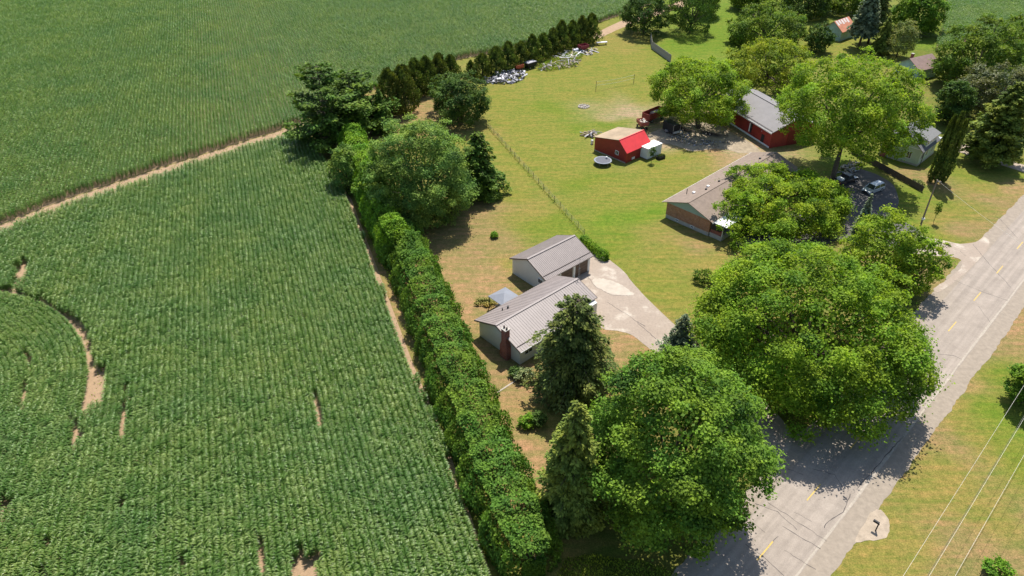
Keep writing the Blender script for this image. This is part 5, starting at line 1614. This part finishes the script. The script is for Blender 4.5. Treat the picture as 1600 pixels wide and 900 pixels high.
g = G(810, 110); hopper_wagon('small orange red hopper cart behind the slab heap', (g.x, g.y, 0), frame_rz(60), 0.75, plain('orange_red_cart', (0.42, 0.09, 0.045), 0.6, 0.2), name='hopper_cart')
g = G(828, 106)
t = thing('dump_cart', 'black cart with grey lid parked against the cedar row', 'cart', (g.x, g.y, 0), frame_rz(48))
MB().add([(-1.5, -.9, .6), (1.5, -.9, .6), (1.5, .9, .6), (-1.5, .9, .6), (-1.8, -1.1, 1.7), (1.8, -1.1, 1.7), (1.8, 1.1, 1.7), (-1.8, 1.1, 1.7)], [(3, 2, 1, 0), (0, 1, 5, 4), (1, 2, 6, 5), (2, 3, 7, 6), (3, 0, 4, 7), (4, 5, 6, 7)]).build('body', BLACK, t)
MB().box((0.1, 0, 1.75), (3.2, 1.9, 0.06)).build('lid', GREYS, t)
for x_ in (-0.8, 0.8):
    for s in (-1, 1): wheel(t, x_, s * 0.95, 0.33, 0.2)
    MB().box((x_, 0, 0.48), (0.1, 1.8, 0.3)).build('axle', METAL_D, t)
g = G(911, 80); hopper_wagon('dark red hopper wagon under the tallest cedars', (g.x, g.y, 0), frame_rz(55), 0.85, plain('maroon_wagon', (0.20, 0.03, 0.04), 0.6, 0.2), name='grain_wagon')
g = G(899, 82)
t = thing('water_tank', 'pale blue grey plastic tank lying among boards', 'tank', (g.x, g.y, 0), frame_rz(50))
MB().tube([(-1.0, 0, .6), (-.9, 0, .6), (.9, 0, .6), (1.0, 0, .6)], [.35, .55, .55, .35], 14).build('tank_body', plain('tank_plastic', (0.55, 0.55, 0.60), 0.5), t, smooth=False)
for x_ in (-.6, .6): MB().box((x_, 0, .1), (.15, .9, .2)).build('cradle', WOODG, t)
MB().cyl((0, 0, 1.18), .15, .12, 10).build('cap', BLACK, t)
g = G(940, 70)
t = thing('work_table', 'pale slab table standing at the far end of the lawn', 'table', (g.x, g.y, 0), frame_rz(75))
MB().box((0, 0, 0.8), (3.4, 1.0, 0.1)).build('table_top', WHS, t)
for x_ in (-1.4, 1.4):
    for s in (-1, 1): MB().box((x_, s * .38, .37), (.1, .1, .76)).build('leg', WOODG, t)
heap('yard_scrap', 'small scrap pieces strewn over the gravel yard by the trailers', 'scrap', [(1045, 214), (1075, 208), (1105, 220), (1140, 222), (1130, 230), (1095, 230), (1060, 224)], 120, 0.18, [WOODG, DKS, GREYS], (0.6, 0.2, 0.08), 8)
heap('leaf_litter_heap', 'heap of scrap timber and pallets beside the big tree trunk', 'scrap', [(1308, 270), (1318, 258), (1340, 254), (1348, 264), (1330, 272)], 80, 0.6, [WOODG, WOODP, GREYS], (1.0, 0.25, 0.1), 9)['category'] = 'scrap'
g = G(921, 222); heap('timber_stack', 'stack of old timber against the back corner of the red shed', 'lumber', [(911, 210), (930, 206), (934, 210), (918, 216)], 26, 0.5, [WOODG, GREYS], (2.4, 0.25, 0.12), 10)
g = G(925, 225)
t = thing('barrel', 'white barrel beside the red shed wall', 'barrel', (g.x, g.y, 0))
MB().tube([(0, 0, 0), (0, 0, .3), (0, 0, .6), (0, 0, .9)], [.27, .31, .31, .27], 14).build('drum', TRIM, t); MB().cyl((0, 0, .92), .25, .04, 14).build('lid', WHS, t)
g = G(1032, 248)
t = thing('planter_box', 'low black planter with dark plants in front of the container', 'planter', (g.x, g.y, 0), frame_rz(60))
MB().box((0, 0, .3), (1.8, .9, .6)).build('box', BLACK, t)
rs = np.random.RandomState(2); n = 260
leaf_mesh('plants', np.stack([rs.uniform(-.85, .85, n), rs.uniform(-.4, .4, n), rs.uniform(.6, .95, n)], 1), rs.normal(0, 1, (n, 3)) + np.array([0, 0, .6]), rs.normal(0, 1, (n, 3)), .25, .08, rs.rand(n) * .5, foliage('planter_leaf', (0.015, 0.03, 0.012), (0.06, 0.09, 0.03)), t)
# ------------------------------------------------------------------ mailbox, utility pole, overhead wires
g = G(1368, 829)
t = thing('mailbox', 'black mailbox on a leaning dark post in the gravel bay', 'mailbox', (g.x, g.y, 0), frame_rz(-44))
MB().box((0, 0, 0.55), (0.12, 0.12, 1.3)).build('post', DARKPOST, t)
MB().box((0.2, 0, 1.08), (0.6, 0.1, 0.08)).build('arm', DARKPOST, t)
MB().extrude_x([(-.13, 1.12), (.13, 1.12), (.13, 1.28), (.09, 1.36), (0, 1.39), (-.09, 1.36), (-.13, 1.28)], -0.05, 0.55).build('box', BLACK, t)
MB().box((0.56, 0, 1.24), (0.03, 0.24, 0.22)).build('door', BLACK, t)
g = G(1438, 353)
ph = height_at(g, 281)
POLEW = plain('pole_wood', (0.21, 0.165, 0.12), 0.9, 0.2, 2.0)
t = thing('utility_pole', 'wooden utility pole on the grass beside the gravel apron', 'pole', (g.x, g.y, 0))
MB().tube([(0, 0, -0.2), (-0.15, 0.05, ph)], [0.17, 0.11], 10).build('shaft', POLEW, t)
MB().tube([(-0.15, 0.05, ph - 0.25), (0.5, -0.35, ph - 0.2)], 0.035, 6).build('bracket', STEEL, t)
MB().box((0.02, 0, 1.5), (0.4, 0.4, 0.35)).build('meter_box', TRIM, t)
tw = Vector((g.x - 0.15, g.y + 0.05, ph - 0.05))
wires_c = G(1500, 820, 9.0)
def wire_obj(label, a, b, sag, r=0.016, group=None, mat=None):
    mb = MB(); n = 24
    mb.tube([tuple(a.lerp(b, i / n) - Vector((0, 0, sag * 4 * (i / n) * (1 - i / n)))) for i in range(n + 1)], r, 5)
    o = mb.build('overhead_wire', mat or WIREM, None)
    return tag(o, label, 'wire', group)
WIREM = plain('aluminium_wire', (0.62, 0.58, 0.50), 0.4, 0.1, 1.0)
BWIRE = plain('black_cable', (0.07, 0.065, 0.06), 0.6, 0.1, 1.0)
wd = az(45.9); wp = az(135.9)
base_w = G(1500, 820, 9.6)
pA, pB = base_w - wd * 58, base_w + wd * 52
for q, lab in ((pA, 'roadside wooden power pole carrying the pale wires, at the mailbox end'), (pB, 'roadside wooden power pole carrying the pale wires, at the far end')):
    t = thing('power_pole', lab, 'pole', (q.x, q.y, 0), frame_rz(135.9), 'roadside power poles')
    MB().tube([(0, 0, -0.2), (0, 0, 10.8)], [0.19, 0.12], 10).build('shaft', POLEW, t)
    MB().box((0, 0, 10.55), (3.4, 0.12, 0.14)).build('crossarm', POLEW, t)
    for x_ in (-1.55, 0.0, 1.55): MB().cyl((x_, 0, 10.72 if x_ else 10.9), 0.05, 0.22, 8).build('insulator', BLACK, t)
for off, z_, lab in ((-1.55, 10.8, 'pale overhead power wire nearest the road'), (0.0, 11.0, 'middle pale overhead power wire'), (1.55, 10.8, 'pale overhead power wire farthest from the road')):
    a_, b_ = pA + wp * off, pB + wp * off
    a_.z = b_.z = z_
    wire_obj(lab, a_, b_, 1.0, 0.012)
a_, b_ = pA.copy(), pB.copy(); a_.z = b_.z = 8.2
wire_obj('dark twisted communication cable below the pale power wires', a_ - wp * 0.12, b_ - wp * 0.12, 0.9, 0.018, mat=BWIRE)
nearp = pB + Vector((0, 0, 0)); nearp.z = 9.4
wire_obj('thin service wire from the utility pole out across the road', tw, nearp, 0.6, 0.012)

# ------------------------------------------------------------------ trees
F_MAPLE = foliage('leaf_maple', (0.020, 0.050, 0.012), (0.075, 0.150, 0.026), 0.28)
F_LIME = foliage('leaf_lime', (0.030, 0.068, 0.012), (0.120, 0.195, 0.026), 0.34)
F_LOCUST = foliage('leaf_locust', (0.024, 0.060, 0.010), (0.098, 0.175, 0.022), 0.32)
F_YEL = foliage('leaf_yellow_green', (0.032, 0.062, 0.012), (0.128, 0.178, 0.028), 0.32)
F_SILVER = foliage('leaf_pale_underside', (0.016, 0.046, 0.012), (0.098, 0.172, 0.056), 0.25)
F_DARK = foliage('leaf_dark', (0.010, 0.026, 0.010), (0.046, 0.090, 0.028), 0.22)
F_MID = foliage('leaf_mid', (0.018, 0.042, 0.010), (0.072, 0.125, 0.024), 0.28)
F_GREY = foliage('leaf_grey_green', (0.035, 0.055, 0.028), (0.115, 0.150, 0.080), 0.25)
F_COPPER = foliage('leaf_copper', (0.016, 0.026, 0.014), (0.066, 0.088, 0.052), 0.2, rough=0.5, spec=0.2)
F_SPRUCE = foliage('needle_spruce', (0.010, 0.020, 0.009), (0.058, 0.086, 0.030), 0.12)
F_SPRUCE_L = foliage('needle_spruce_light', (0.018, 0.036, 0.010), (0.090, 0.130, 0.034), 0.14)
F_BLUE = foliage('needle_blue', (0.016, 0.032, 0.026), (0.088, 0.125, 0.105), 0.1)
F_PINE = foliage('needle_pine', (0.010, 0.026, 0.008), (0.050, 0.100, 0.022), 0.15)
F_CEDAR = foliage('cedar_scale', (0.014, 0.028, 0.009), (0.062, 0.098, 0.028), 0.15)
F_CEDAR_B = foliage('cedar_bronze', (0.015, 0.027, 0.009), (0.066, 0.094, 0.028), 0.15)
F_HEDGE = foliage('hedge_leaf', (0.013, 0.042, 0.010), (0.062, 0.126, 0.026), 0.28)
F_HEDGE_B = foliage('hedge_leaf_bright', (0.022, 0.060, 0.010), (0.080, 0.170, 0.022), 0.28)
F_WEED = foliage('weed_leaf', (0.03, 0.06, 0.012), (0.11, 0.17, 0.035), 0.3)

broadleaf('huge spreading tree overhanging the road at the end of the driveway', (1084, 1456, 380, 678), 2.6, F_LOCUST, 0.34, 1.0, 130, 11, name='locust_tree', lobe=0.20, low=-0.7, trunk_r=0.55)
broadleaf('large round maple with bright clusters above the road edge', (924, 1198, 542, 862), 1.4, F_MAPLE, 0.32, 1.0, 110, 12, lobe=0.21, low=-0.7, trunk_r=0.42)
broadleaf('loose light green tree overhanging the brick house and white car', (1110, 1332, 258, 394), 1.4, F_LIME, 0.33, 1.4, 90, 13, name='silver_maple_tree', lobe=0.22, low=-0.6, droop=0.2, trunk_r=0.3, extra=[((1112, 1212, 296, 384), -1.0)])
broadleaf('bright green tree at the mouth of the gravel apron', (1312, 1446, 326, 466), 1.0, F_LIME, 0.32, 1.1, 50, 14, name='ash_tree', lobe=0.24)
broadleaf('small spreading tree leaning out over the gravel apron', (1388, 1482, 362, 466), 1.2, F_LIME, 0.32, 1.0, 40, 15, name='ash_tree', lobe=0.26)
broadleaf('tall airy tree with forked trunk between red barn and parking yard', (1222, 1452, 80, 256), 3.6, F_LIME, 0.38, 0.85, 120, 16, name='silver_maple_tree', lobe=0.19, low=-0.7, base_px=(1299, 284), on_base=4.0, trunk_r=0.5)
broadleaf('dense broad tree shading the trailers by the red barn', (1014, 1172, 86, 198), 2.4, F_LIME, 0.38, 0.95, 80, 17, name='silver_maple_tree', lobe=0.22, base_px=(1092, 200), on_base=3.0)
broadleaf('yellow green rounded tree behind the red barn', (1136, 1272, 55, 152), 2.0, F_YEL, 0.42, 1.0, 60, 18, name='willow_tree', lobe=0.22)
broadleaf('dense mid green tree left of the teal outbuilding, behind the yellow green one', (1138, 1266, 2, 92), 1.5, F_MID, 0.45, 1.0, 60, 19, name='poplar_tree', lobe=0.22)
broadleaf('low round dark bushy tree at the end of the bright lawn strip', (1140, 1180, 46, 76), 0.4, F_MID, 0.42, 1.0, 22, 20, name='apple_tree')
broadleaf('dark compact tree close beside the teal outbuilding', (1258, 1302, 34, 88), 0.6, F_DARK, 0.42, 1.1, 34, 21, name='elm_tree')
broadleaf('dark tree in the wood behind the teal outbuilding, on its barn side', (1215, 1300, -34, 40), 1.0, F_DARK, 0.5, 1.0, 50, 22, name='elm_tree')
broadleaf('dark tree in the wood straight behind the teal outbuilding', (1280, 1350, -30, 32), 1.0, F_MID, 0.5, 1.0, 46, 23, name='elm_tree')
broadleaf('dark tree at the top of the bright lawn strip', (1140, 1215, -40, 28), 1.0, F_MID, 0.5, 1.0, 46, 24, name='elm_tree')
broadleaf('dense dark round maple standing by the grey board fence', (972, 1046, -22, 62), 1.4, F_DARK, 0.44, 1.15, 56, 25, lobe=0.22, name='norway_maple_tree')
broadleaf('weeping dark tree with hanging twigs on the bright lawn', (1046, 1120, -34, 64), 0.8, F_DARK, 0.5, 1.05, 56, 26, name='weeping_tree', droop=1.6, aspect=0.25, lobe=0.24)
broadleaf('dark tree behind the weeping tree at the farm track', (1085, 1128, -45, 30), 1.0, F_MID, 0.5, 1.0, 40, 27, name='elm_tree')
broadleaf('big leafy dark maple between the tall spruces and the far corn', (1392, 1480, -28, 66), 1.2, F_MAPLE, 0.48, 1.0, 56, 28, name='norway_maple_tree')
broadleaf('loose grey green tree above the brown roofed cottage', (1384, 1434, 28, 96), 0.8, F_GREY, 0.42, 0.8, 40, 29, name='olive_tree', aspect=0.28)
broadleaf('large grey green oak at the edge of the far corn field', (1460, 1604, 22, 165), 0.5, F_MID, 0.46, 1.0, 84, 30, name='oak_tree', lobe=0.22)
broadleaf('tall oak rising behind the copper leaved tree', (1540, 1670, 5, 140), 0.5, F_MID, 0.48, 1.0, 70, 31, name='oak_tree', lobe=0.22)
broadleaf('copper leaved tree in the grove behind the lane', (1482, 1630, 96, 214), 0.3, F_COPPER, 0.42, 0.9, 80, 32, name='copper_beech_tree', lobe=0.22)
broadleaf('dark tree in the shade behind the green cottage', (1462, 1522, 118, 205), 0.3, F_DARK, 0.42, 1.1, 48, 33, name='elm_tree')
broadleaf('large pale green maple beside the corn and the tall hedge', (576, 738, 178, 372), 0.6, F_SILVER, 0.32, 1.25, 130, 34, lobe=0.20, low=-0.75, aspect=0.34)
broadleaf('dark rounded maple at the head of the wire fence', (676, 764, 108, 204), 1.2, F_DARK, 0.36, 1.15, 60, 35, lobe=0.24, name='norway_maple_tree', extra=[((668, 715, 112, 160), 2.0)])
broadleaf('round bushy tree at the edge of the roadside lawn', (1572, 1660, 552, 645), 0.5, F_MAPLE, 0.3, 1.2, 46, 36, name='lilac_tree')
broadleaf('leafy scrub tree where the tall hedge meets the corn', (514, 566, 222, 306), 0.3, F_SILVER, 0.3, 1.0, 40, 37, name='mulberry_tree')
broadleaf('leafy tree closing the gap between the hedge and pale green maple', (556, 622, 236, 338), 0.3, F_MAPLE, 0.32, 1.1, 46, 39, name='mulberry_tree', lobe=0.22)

def conifer_px(label, base_px, top_y, halfw_px, mat, seed, **kw):
    g = G(*base_px)
    h = height_at(g, top_y)
    zc = g.y * CP + CAM_H * SP
    return conifer(label, (g.x, g.y), h, halfw_px * zc / F_PX, mat, seed, **kw)
conifer_px('big dark spruce with bare lower limbs in front of the bungalow', (894, 610), 466, 64, F_SPRUCE, 41, per=14, spray=0.40, wid=0.13, droop=0.22, bare=0.5, z0=0.9, power=0.32, dens=1.8, irregular=0.2)
conifer_px('dark spruce squeezed between the hedge end and the large maple', (890, 808), 630, 50, F_SPRUCE_L, 42, per=14, spray=0.38, wid=0.13, droop=0.12, power=0.5, dens=2.0, irregular=0.2, z0=0.4)
conifer_px('blue spruce beside the bungalow driveway', (1056, 578), 490, 39, F_BLUE, 43, per=13, spray=0.34, wid=0.13, droop=0.05, up=0.12, power=0.75, dens=1.7)
conifer_px('narrow dark spruce beside the asphalt yard', (1340, 372), 302, 15, F_BLUE, 44, per=9, spray=0.4, power=0.8, dens=1.5)
conifer_px('shapely olive green spruce on the grass beside the gravel lane', (1541, 254), 128, 44, F_SPRUCE_L, 45, per=13, spray=0.6, droop=0.06, up=0.05, z0=1.6, power=0.6, dens=1.9, irregular=0.2)
conifer_px('dark spruce beside the pale green maple on the brown lawn', (748, 303), 206, 40, F_PINE, 46, per=12, spray=0.5, droop=0.1, z0=0.4, power=0.5, dens=1.8, irregular=0.22)
conifer_px('tall dark spruce right of the teal outbuilding, the nearer of two', (1341, 76), -30, 22, F_BLUE, 47, per=11, spray=0.7, droop=0.3, z0=4.5, power=0.55, dens=1.3)
conifer_px('tall dark spruce right of the teal outbuilding, the farther of two', (1356, 68), -40, 22, F_SPRUCE, 48, per=11, spray=0.7, droop=0.3, z0=4.0, power=0.55, dens=1.3)
conifer_px('short bushy spruce beside the loose grey green tree', (1374, 84), 26, 16, F_SPRUCE_L, 49, per=11, spray=0.55, power=0.55, dens=1.5)
conifer_px('small dark spruce among the pines at the field corner', (598, 206), 138, 22, F_PINE, 50, per=12, spray=0.5, power=0.7, dens=1.6)
def pine(label, base_px, top_y, halfw, seed):
    return conifer_px(label, base_px, top_y, halfw, F_PINE, seed, name='pine_tree', per=9, spray=0.7, droop=-0.02, up=0.08, z0=1.2, power=0.36, dens=2.8, gap=0.15, irregular=0.28, levels=14, wid=0.14)
pine('dark layered pine standing at the corner of the sandy track', (515, 228), 100, 60, 51)
pine('dark layered pine just behind the corner pine', (556, 206), 112, 54, 52)

# bronze cedars beyond the pines and the row behind the lawn
def cedar_px(label, x, yb, yt, hw, mat, seed, group=None, name='cedar_tree', power=0.5, **kw):
    g = G(x, yb)
    zc = g.y * CP + CAM_H * SP
    return columnar(label, (g.x, g.y), height_at(g, yt), hw * zc / F_PX, mat, seed, name=name, group=group, power=power, **kw)
for i, (x, yb, yt, hw) in enumerate([(612, 180, 108, 24), (634, 176, 102, 24), (651, 152, 92, 18)]):
    cedar_px(['bushy bronze cedar next to the pines', 'tall bronze cedar beside the brown lawn corner', 'dark cedar between the bronze cedars and the dark maple'][i], x, yb, yt, hw, [F_CEDAR_B, F_CEDAR_B, F_CEDAR][i], 60 + i, leaf=0.36, power=0.38, dens=1.15)
for i, (x, yb, yt, hw) in enumerate([(668, 146, 88, 20), (688, 138, 84, 21), (706, 132, 86, 18)]):
    cedar_px(['tallest dark cedar in the clump behind the dark rounded maple', 'bronze cedar in the clump behind the dark rounded maple', 'shortest dark cedar in the clump behind the dark rounded maple'][i], x, yb, yt, hw, F_CEDAR if i != 1 else F_CEDAR_B, 64 + i, 'cedars behind the dark maple', leaf=0.34, power=0.5, dens=1.3)
row = [(736, 117, 95, 7), (754, 122, 84, 13), (775, 117, 73, 13), (794, 110, 65, 12), (814, 103, 65, 12), (831, 98, 54, 11), (848, 91, 52, 11), (863, 84, 44, 10), (876, 79, 32, 11), (893, 74, 32, 11), (908, 69, 25, 11), (922, 66, 21, 12)]
ORD = ['', 'second', 'third', 'fourth', 'fifth', 'sixth', 'seventh', 'eighth', 'ninth', 'tenth', 'eleventh', 'last']
for i, (x, yb, yt, hw) in enumerate(row):
    cedar_px('small cedar at the low end of the cedar row' if i == 0 else ORD[i] + ' cedar of the lawn row counting from the small end cedar', x, yb, yt, hw * 1.45, [F_CEDAR, F_CEDAR_B, F_CEDAR][i % 3], 70 + i, None if i == 0 else 'cedar row behind the lawn', leaf=0.38, power=0.5, dens=1.2)
for i, (x, yb, yt, hw) in enumerate([(1453, 284, 180, 7.0), (1462, 287, 174, 6.5), (1473, 285, 186, 7.0)]):
    cedar_px(['mid height columnar cedar in front of the green cottage', 'tallest of three columnar cedars in front of the green cottage', 'shortest of three columnar cedars in front of the green cottage'][i], x, yb, yt, hw, F_CEDAR, 90 + i, 'columnar cedars by the cottage', name='columnar_cedar', power=0.28, leaf=0.30, dens=1.7)
# saplings
def sapling(label, base_px, top_y, r, mat, seed):
    g = G(*base_px); h = height_at(g, top_y)
    rs = np.random.RandomState(seed)
    t = thing('sapling', label, 'tree', (g.x, g.y, 0))
    MB().tube([(0, 0, -0.1), (0.03, 0, h * .95)], [0.04, 0.015], 6).build('trunk', BARK, t)
    n = 230
    P = unit(rs.normal(size=(n, 3))) * (rs.rand(n) ** .5)[:, None] * np.array([r, r, h * .33]) + np.array([0, 0, h * .66])
    leaf_mesh('crown', P, rs.normal(0, 1, (n, 3)), rs.normal(0, 1, (n, 3)) + np.array([0, 0, .7]), .3, .11, rs.rand(n), mat, t)
sapling('dark leaved sapling standing in front of the white container', (1018, 254), 228, 0.75, F_DARK, 3)
sapling('thin young tree on the grass near the utility pole', (1458, 348), 314, 0.6, F_MID, 4)

# ------------------------------------------------------------------ hedges and shrubs
def hedge(label, pts, half, h, mat, seed, leaf=0.28, dens=1.0, name='hedge', lump=0.3, step=1.6):
    rs = np.random.RandomState(seed)
    o = pts[0]
    W_ = [(p.x - o.x, p.y - o.y) for p in pts]
    t = thing(name, label, 'hedge', (o.x, o.y, 0))
    P, D, Nn, v = hedge_mesh(W_, half, h, leaf, dens, rs, lump, seed * 1.0)
    L_ = leaf * rs.uniform(.7, 1.4, len(P))
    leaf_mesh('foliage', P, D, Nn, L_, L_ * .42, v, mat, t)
    mb = MB()
    d = Vector((W_[-1][0] - W_[0][0], W_[-1][1] - W_[0][1], 0))
    n = max(2, int(d.length / step))
    for i in range(n):
        f_ = (i + .5) / n
        k_ = f_ * (len(W_) - 1); j = int(k_); fr_ = k_ - j
        x_ = W_[j][0] + (W_[min(j + 1, len(W_) - 1)][0] - W_[j][0]) * fr_; y_ = W_[j][1] + (W_[min(j + 1, len(W_) - 1)][1] - W_[j][1]) * fr_
        mb.tube([(x_, y_, -.1), (x_ + .1, y_, h * .75)], [.11, .03], 5)
    mb.build('stem', BARK, t)['kind'] = 'stuff'
    return t
HH = 5.2
hp = [G(620, 344, HH * .9), G(668, 450, HH * .9), G(720, 585, HH * .9), G(774, 725, HH * .9), G(822, 830, HH * .9), G(836, 862, HH * .9)]
for p in hp: p.z = 0
hedge('long tall clipped hedge dividing the corn field from the brown lawn', hp, 3.3, HH, F_HEDGE, 5, 0.27, 2.0, lump=0.65)
hp2 = [G(547, 196, 6.2), G(562, 238, 6.2), G(586, 296, 6.2), G(610, 345, 6.0), G(622, 372, 5.6)]
for p in hp2: p.z = 0
hedge('tall shaggy hedge between the corner pines and the clipped hedge', hp2, 2.6, 6.8, F_HEDGE_B, 15, 0.30, 1.8, lump=0.45, name='hedge')
p0, p1 = G(908, 378), G(948, 408)
hedge('short bright green hedge at the corner of the garage drive', [p0, p0.lerp(p1, .5), p1], 0.75, 1.55, F_HEDGE_B, 6, 0.2, 1.5, lump=0.08, step=0.8)
g = G(819, 592); bush('pale flowering shrub at the front corner of the bungalow', g, 1.3, 1.4, foliage('hydrangea', (0.03, 0.06, 0.03), (0.16, 0.20, 0.14), 0.2), 3, 'hydrangea_shrub')
g = G(808, 586); bush('dark low shrub against the bungalow foundation', g, 1.0, 1.1, F_DARK, 4)
g = G(772, 371); bush('small lone shrub in the middle of the brown lawn', g, 0.55, 1.0, F_HEDGE_B, 5)
g = G(823, 664); bush('round clipped bright shrub on the dry front lawn', g, 0.95, 1.5, F_HEDGE_B, 6)
g = G(842, 664); bush('dark clipped shrub next to the round bright shrub', g, 0.85, 1.9, F_DARK, 7)
g = G(1557, 897); bush('bright bush on the dry verge under the wires', g, 1.4, 1.3, F_HEDGE_B, 8)
g = G(1432, 289); bush('pale leafy shrub at the end of the dark fence', g, 1.3, 0.9, F_GREY, 9)
g = G(1190, 392); bush('shrub bed beside the white car', g, 1.6, 1.1, F_SILVER, 10)
g = G(1155, 388); bush('leafy shrub at the porch corner of the brick house', g, 1.7, 1.5, F_LIME, 11)
g = G(757, 474); bush('low yellow flowering plants beside the garden canopy', g, 1.0, 0.5, foliage('yellow_flowers', (0.07, 0.09, 0.03), (0.15, 0.15, 0.07), 0.2), 12, 'flower_bed', rx=1.6)
g = G(1130, 455); bush('dark shrub at the lawn edge below the spreading tree', g, 1.8, 2.4, F_MID, 13)
g = G(1098, 440); bush('leafy bush reaching over the lawn beside the spreading tree', g, 1.6, 2.0, F_MID, 14)
# ------------------------------------------------------------------ rough growth nobody could count
def rough(name, label, poly_px, n, h, mat, seed, leaf=0.3, z=0.0):
    poly = pxpoly(poly_px)
    P_ = np.array(poly); rs = np.random.RandomState(seed)
    lo, hi = P_.min(0), P_.max(0)
    Q = rs.uniform(lo, hi, (n * 3, 2)); Q = Q[inside(Q, poly)][:n]
    k = len(Q)
    hh = h * (0.5 + 0.5 * np.sin(Q[:, 0] * 1.3) * np.sin(Q[:, 1] * 1.1 + 1)) * rs.uniform(0.3, 1.2, k) + 0.08
    P = np.concatenate([Q, hh[:, None]], 1)
    D = rs.normal(0, .5, (k, 3)) + np.array([0, 0, .7])
    L_ = leaf * rs.uniform(.7, 1.5, k)
    o = leaf_mesh(name, P, D, rs.normal(0, 1, (k, 3)) + np.array([0, 0, .8]), L_, L_ * .2, rs.rand(k), mat)
    return tag(o, label, 'weeds', kind='stuff')
rough('weeds', 'strip of weeds between the sandy strip and the tall hedge', [(575, 360), (600, 420), (660, 570), (716, 700), (768, 850), (800, 960), (850, 960), (800, 850), (748, 720), (690, 570), (625, 420), (600, 360)], 15000, 0.5, F_WEED, 3)
rough('weeds', 'weeds growing through the scrap boards by the cedar row', [(838, 110), (850, 98), (905, 78), (912, 88), (900, 104), (862, 112)], 2500, 0.7, F_WEED, 4, 0.4)
rough('weeds', 'tall grass along the base of the cedar row', [(728, 124), (800, 112), (860, 90), (930, 62), (928, 66), (868, 96), (806, 118), (735, 130)], 2500, 0.5, F_WEED, 5, 0.4)
rough('weeds', 'rough grass growing along the wire fence', [(758, 198), (764, 196), (916, 366), (908, 369)], 2200, 0.22, F_YEL, 6, 0.25)
rough('weeds', 'rough tufts on the verge below the large maple', [(868, 905), (885, 872), (930, 868), (1010, 880), (1060, 900), (1050, 930), (870, 930)], 3500, 0.35, F_YEL, 7, 0.25)

rough('weeds', 'sparse weeds on the sandy strip beside the corn', [(545, 318), (578, 408), (636, 566), (694, 708), (752, 880), (766, 880), (704, 708), (646, 566), (588, 408), (553, 318)], 1500, 0.22, F_WEED, 8, 0.22)
rough('weeds', 'sparse weeds on the sandy track between the corn fields', [(0, 352), (200, 279), (478, 192), (478, 200), (200, 288), (0, 362)], 2200, 0.25, F_WEED, 9, 0.25)
rough('weeds', 'stunted growth in the bare turning arc of the corn', [(60, 462), (105, 480), (140, 512), (158, 560), (170, 590), (166, 640), (140, 640), (148, 590), (140, 550), (118, 508)], 700, 0.35, F_WEED, 10, 0.3)
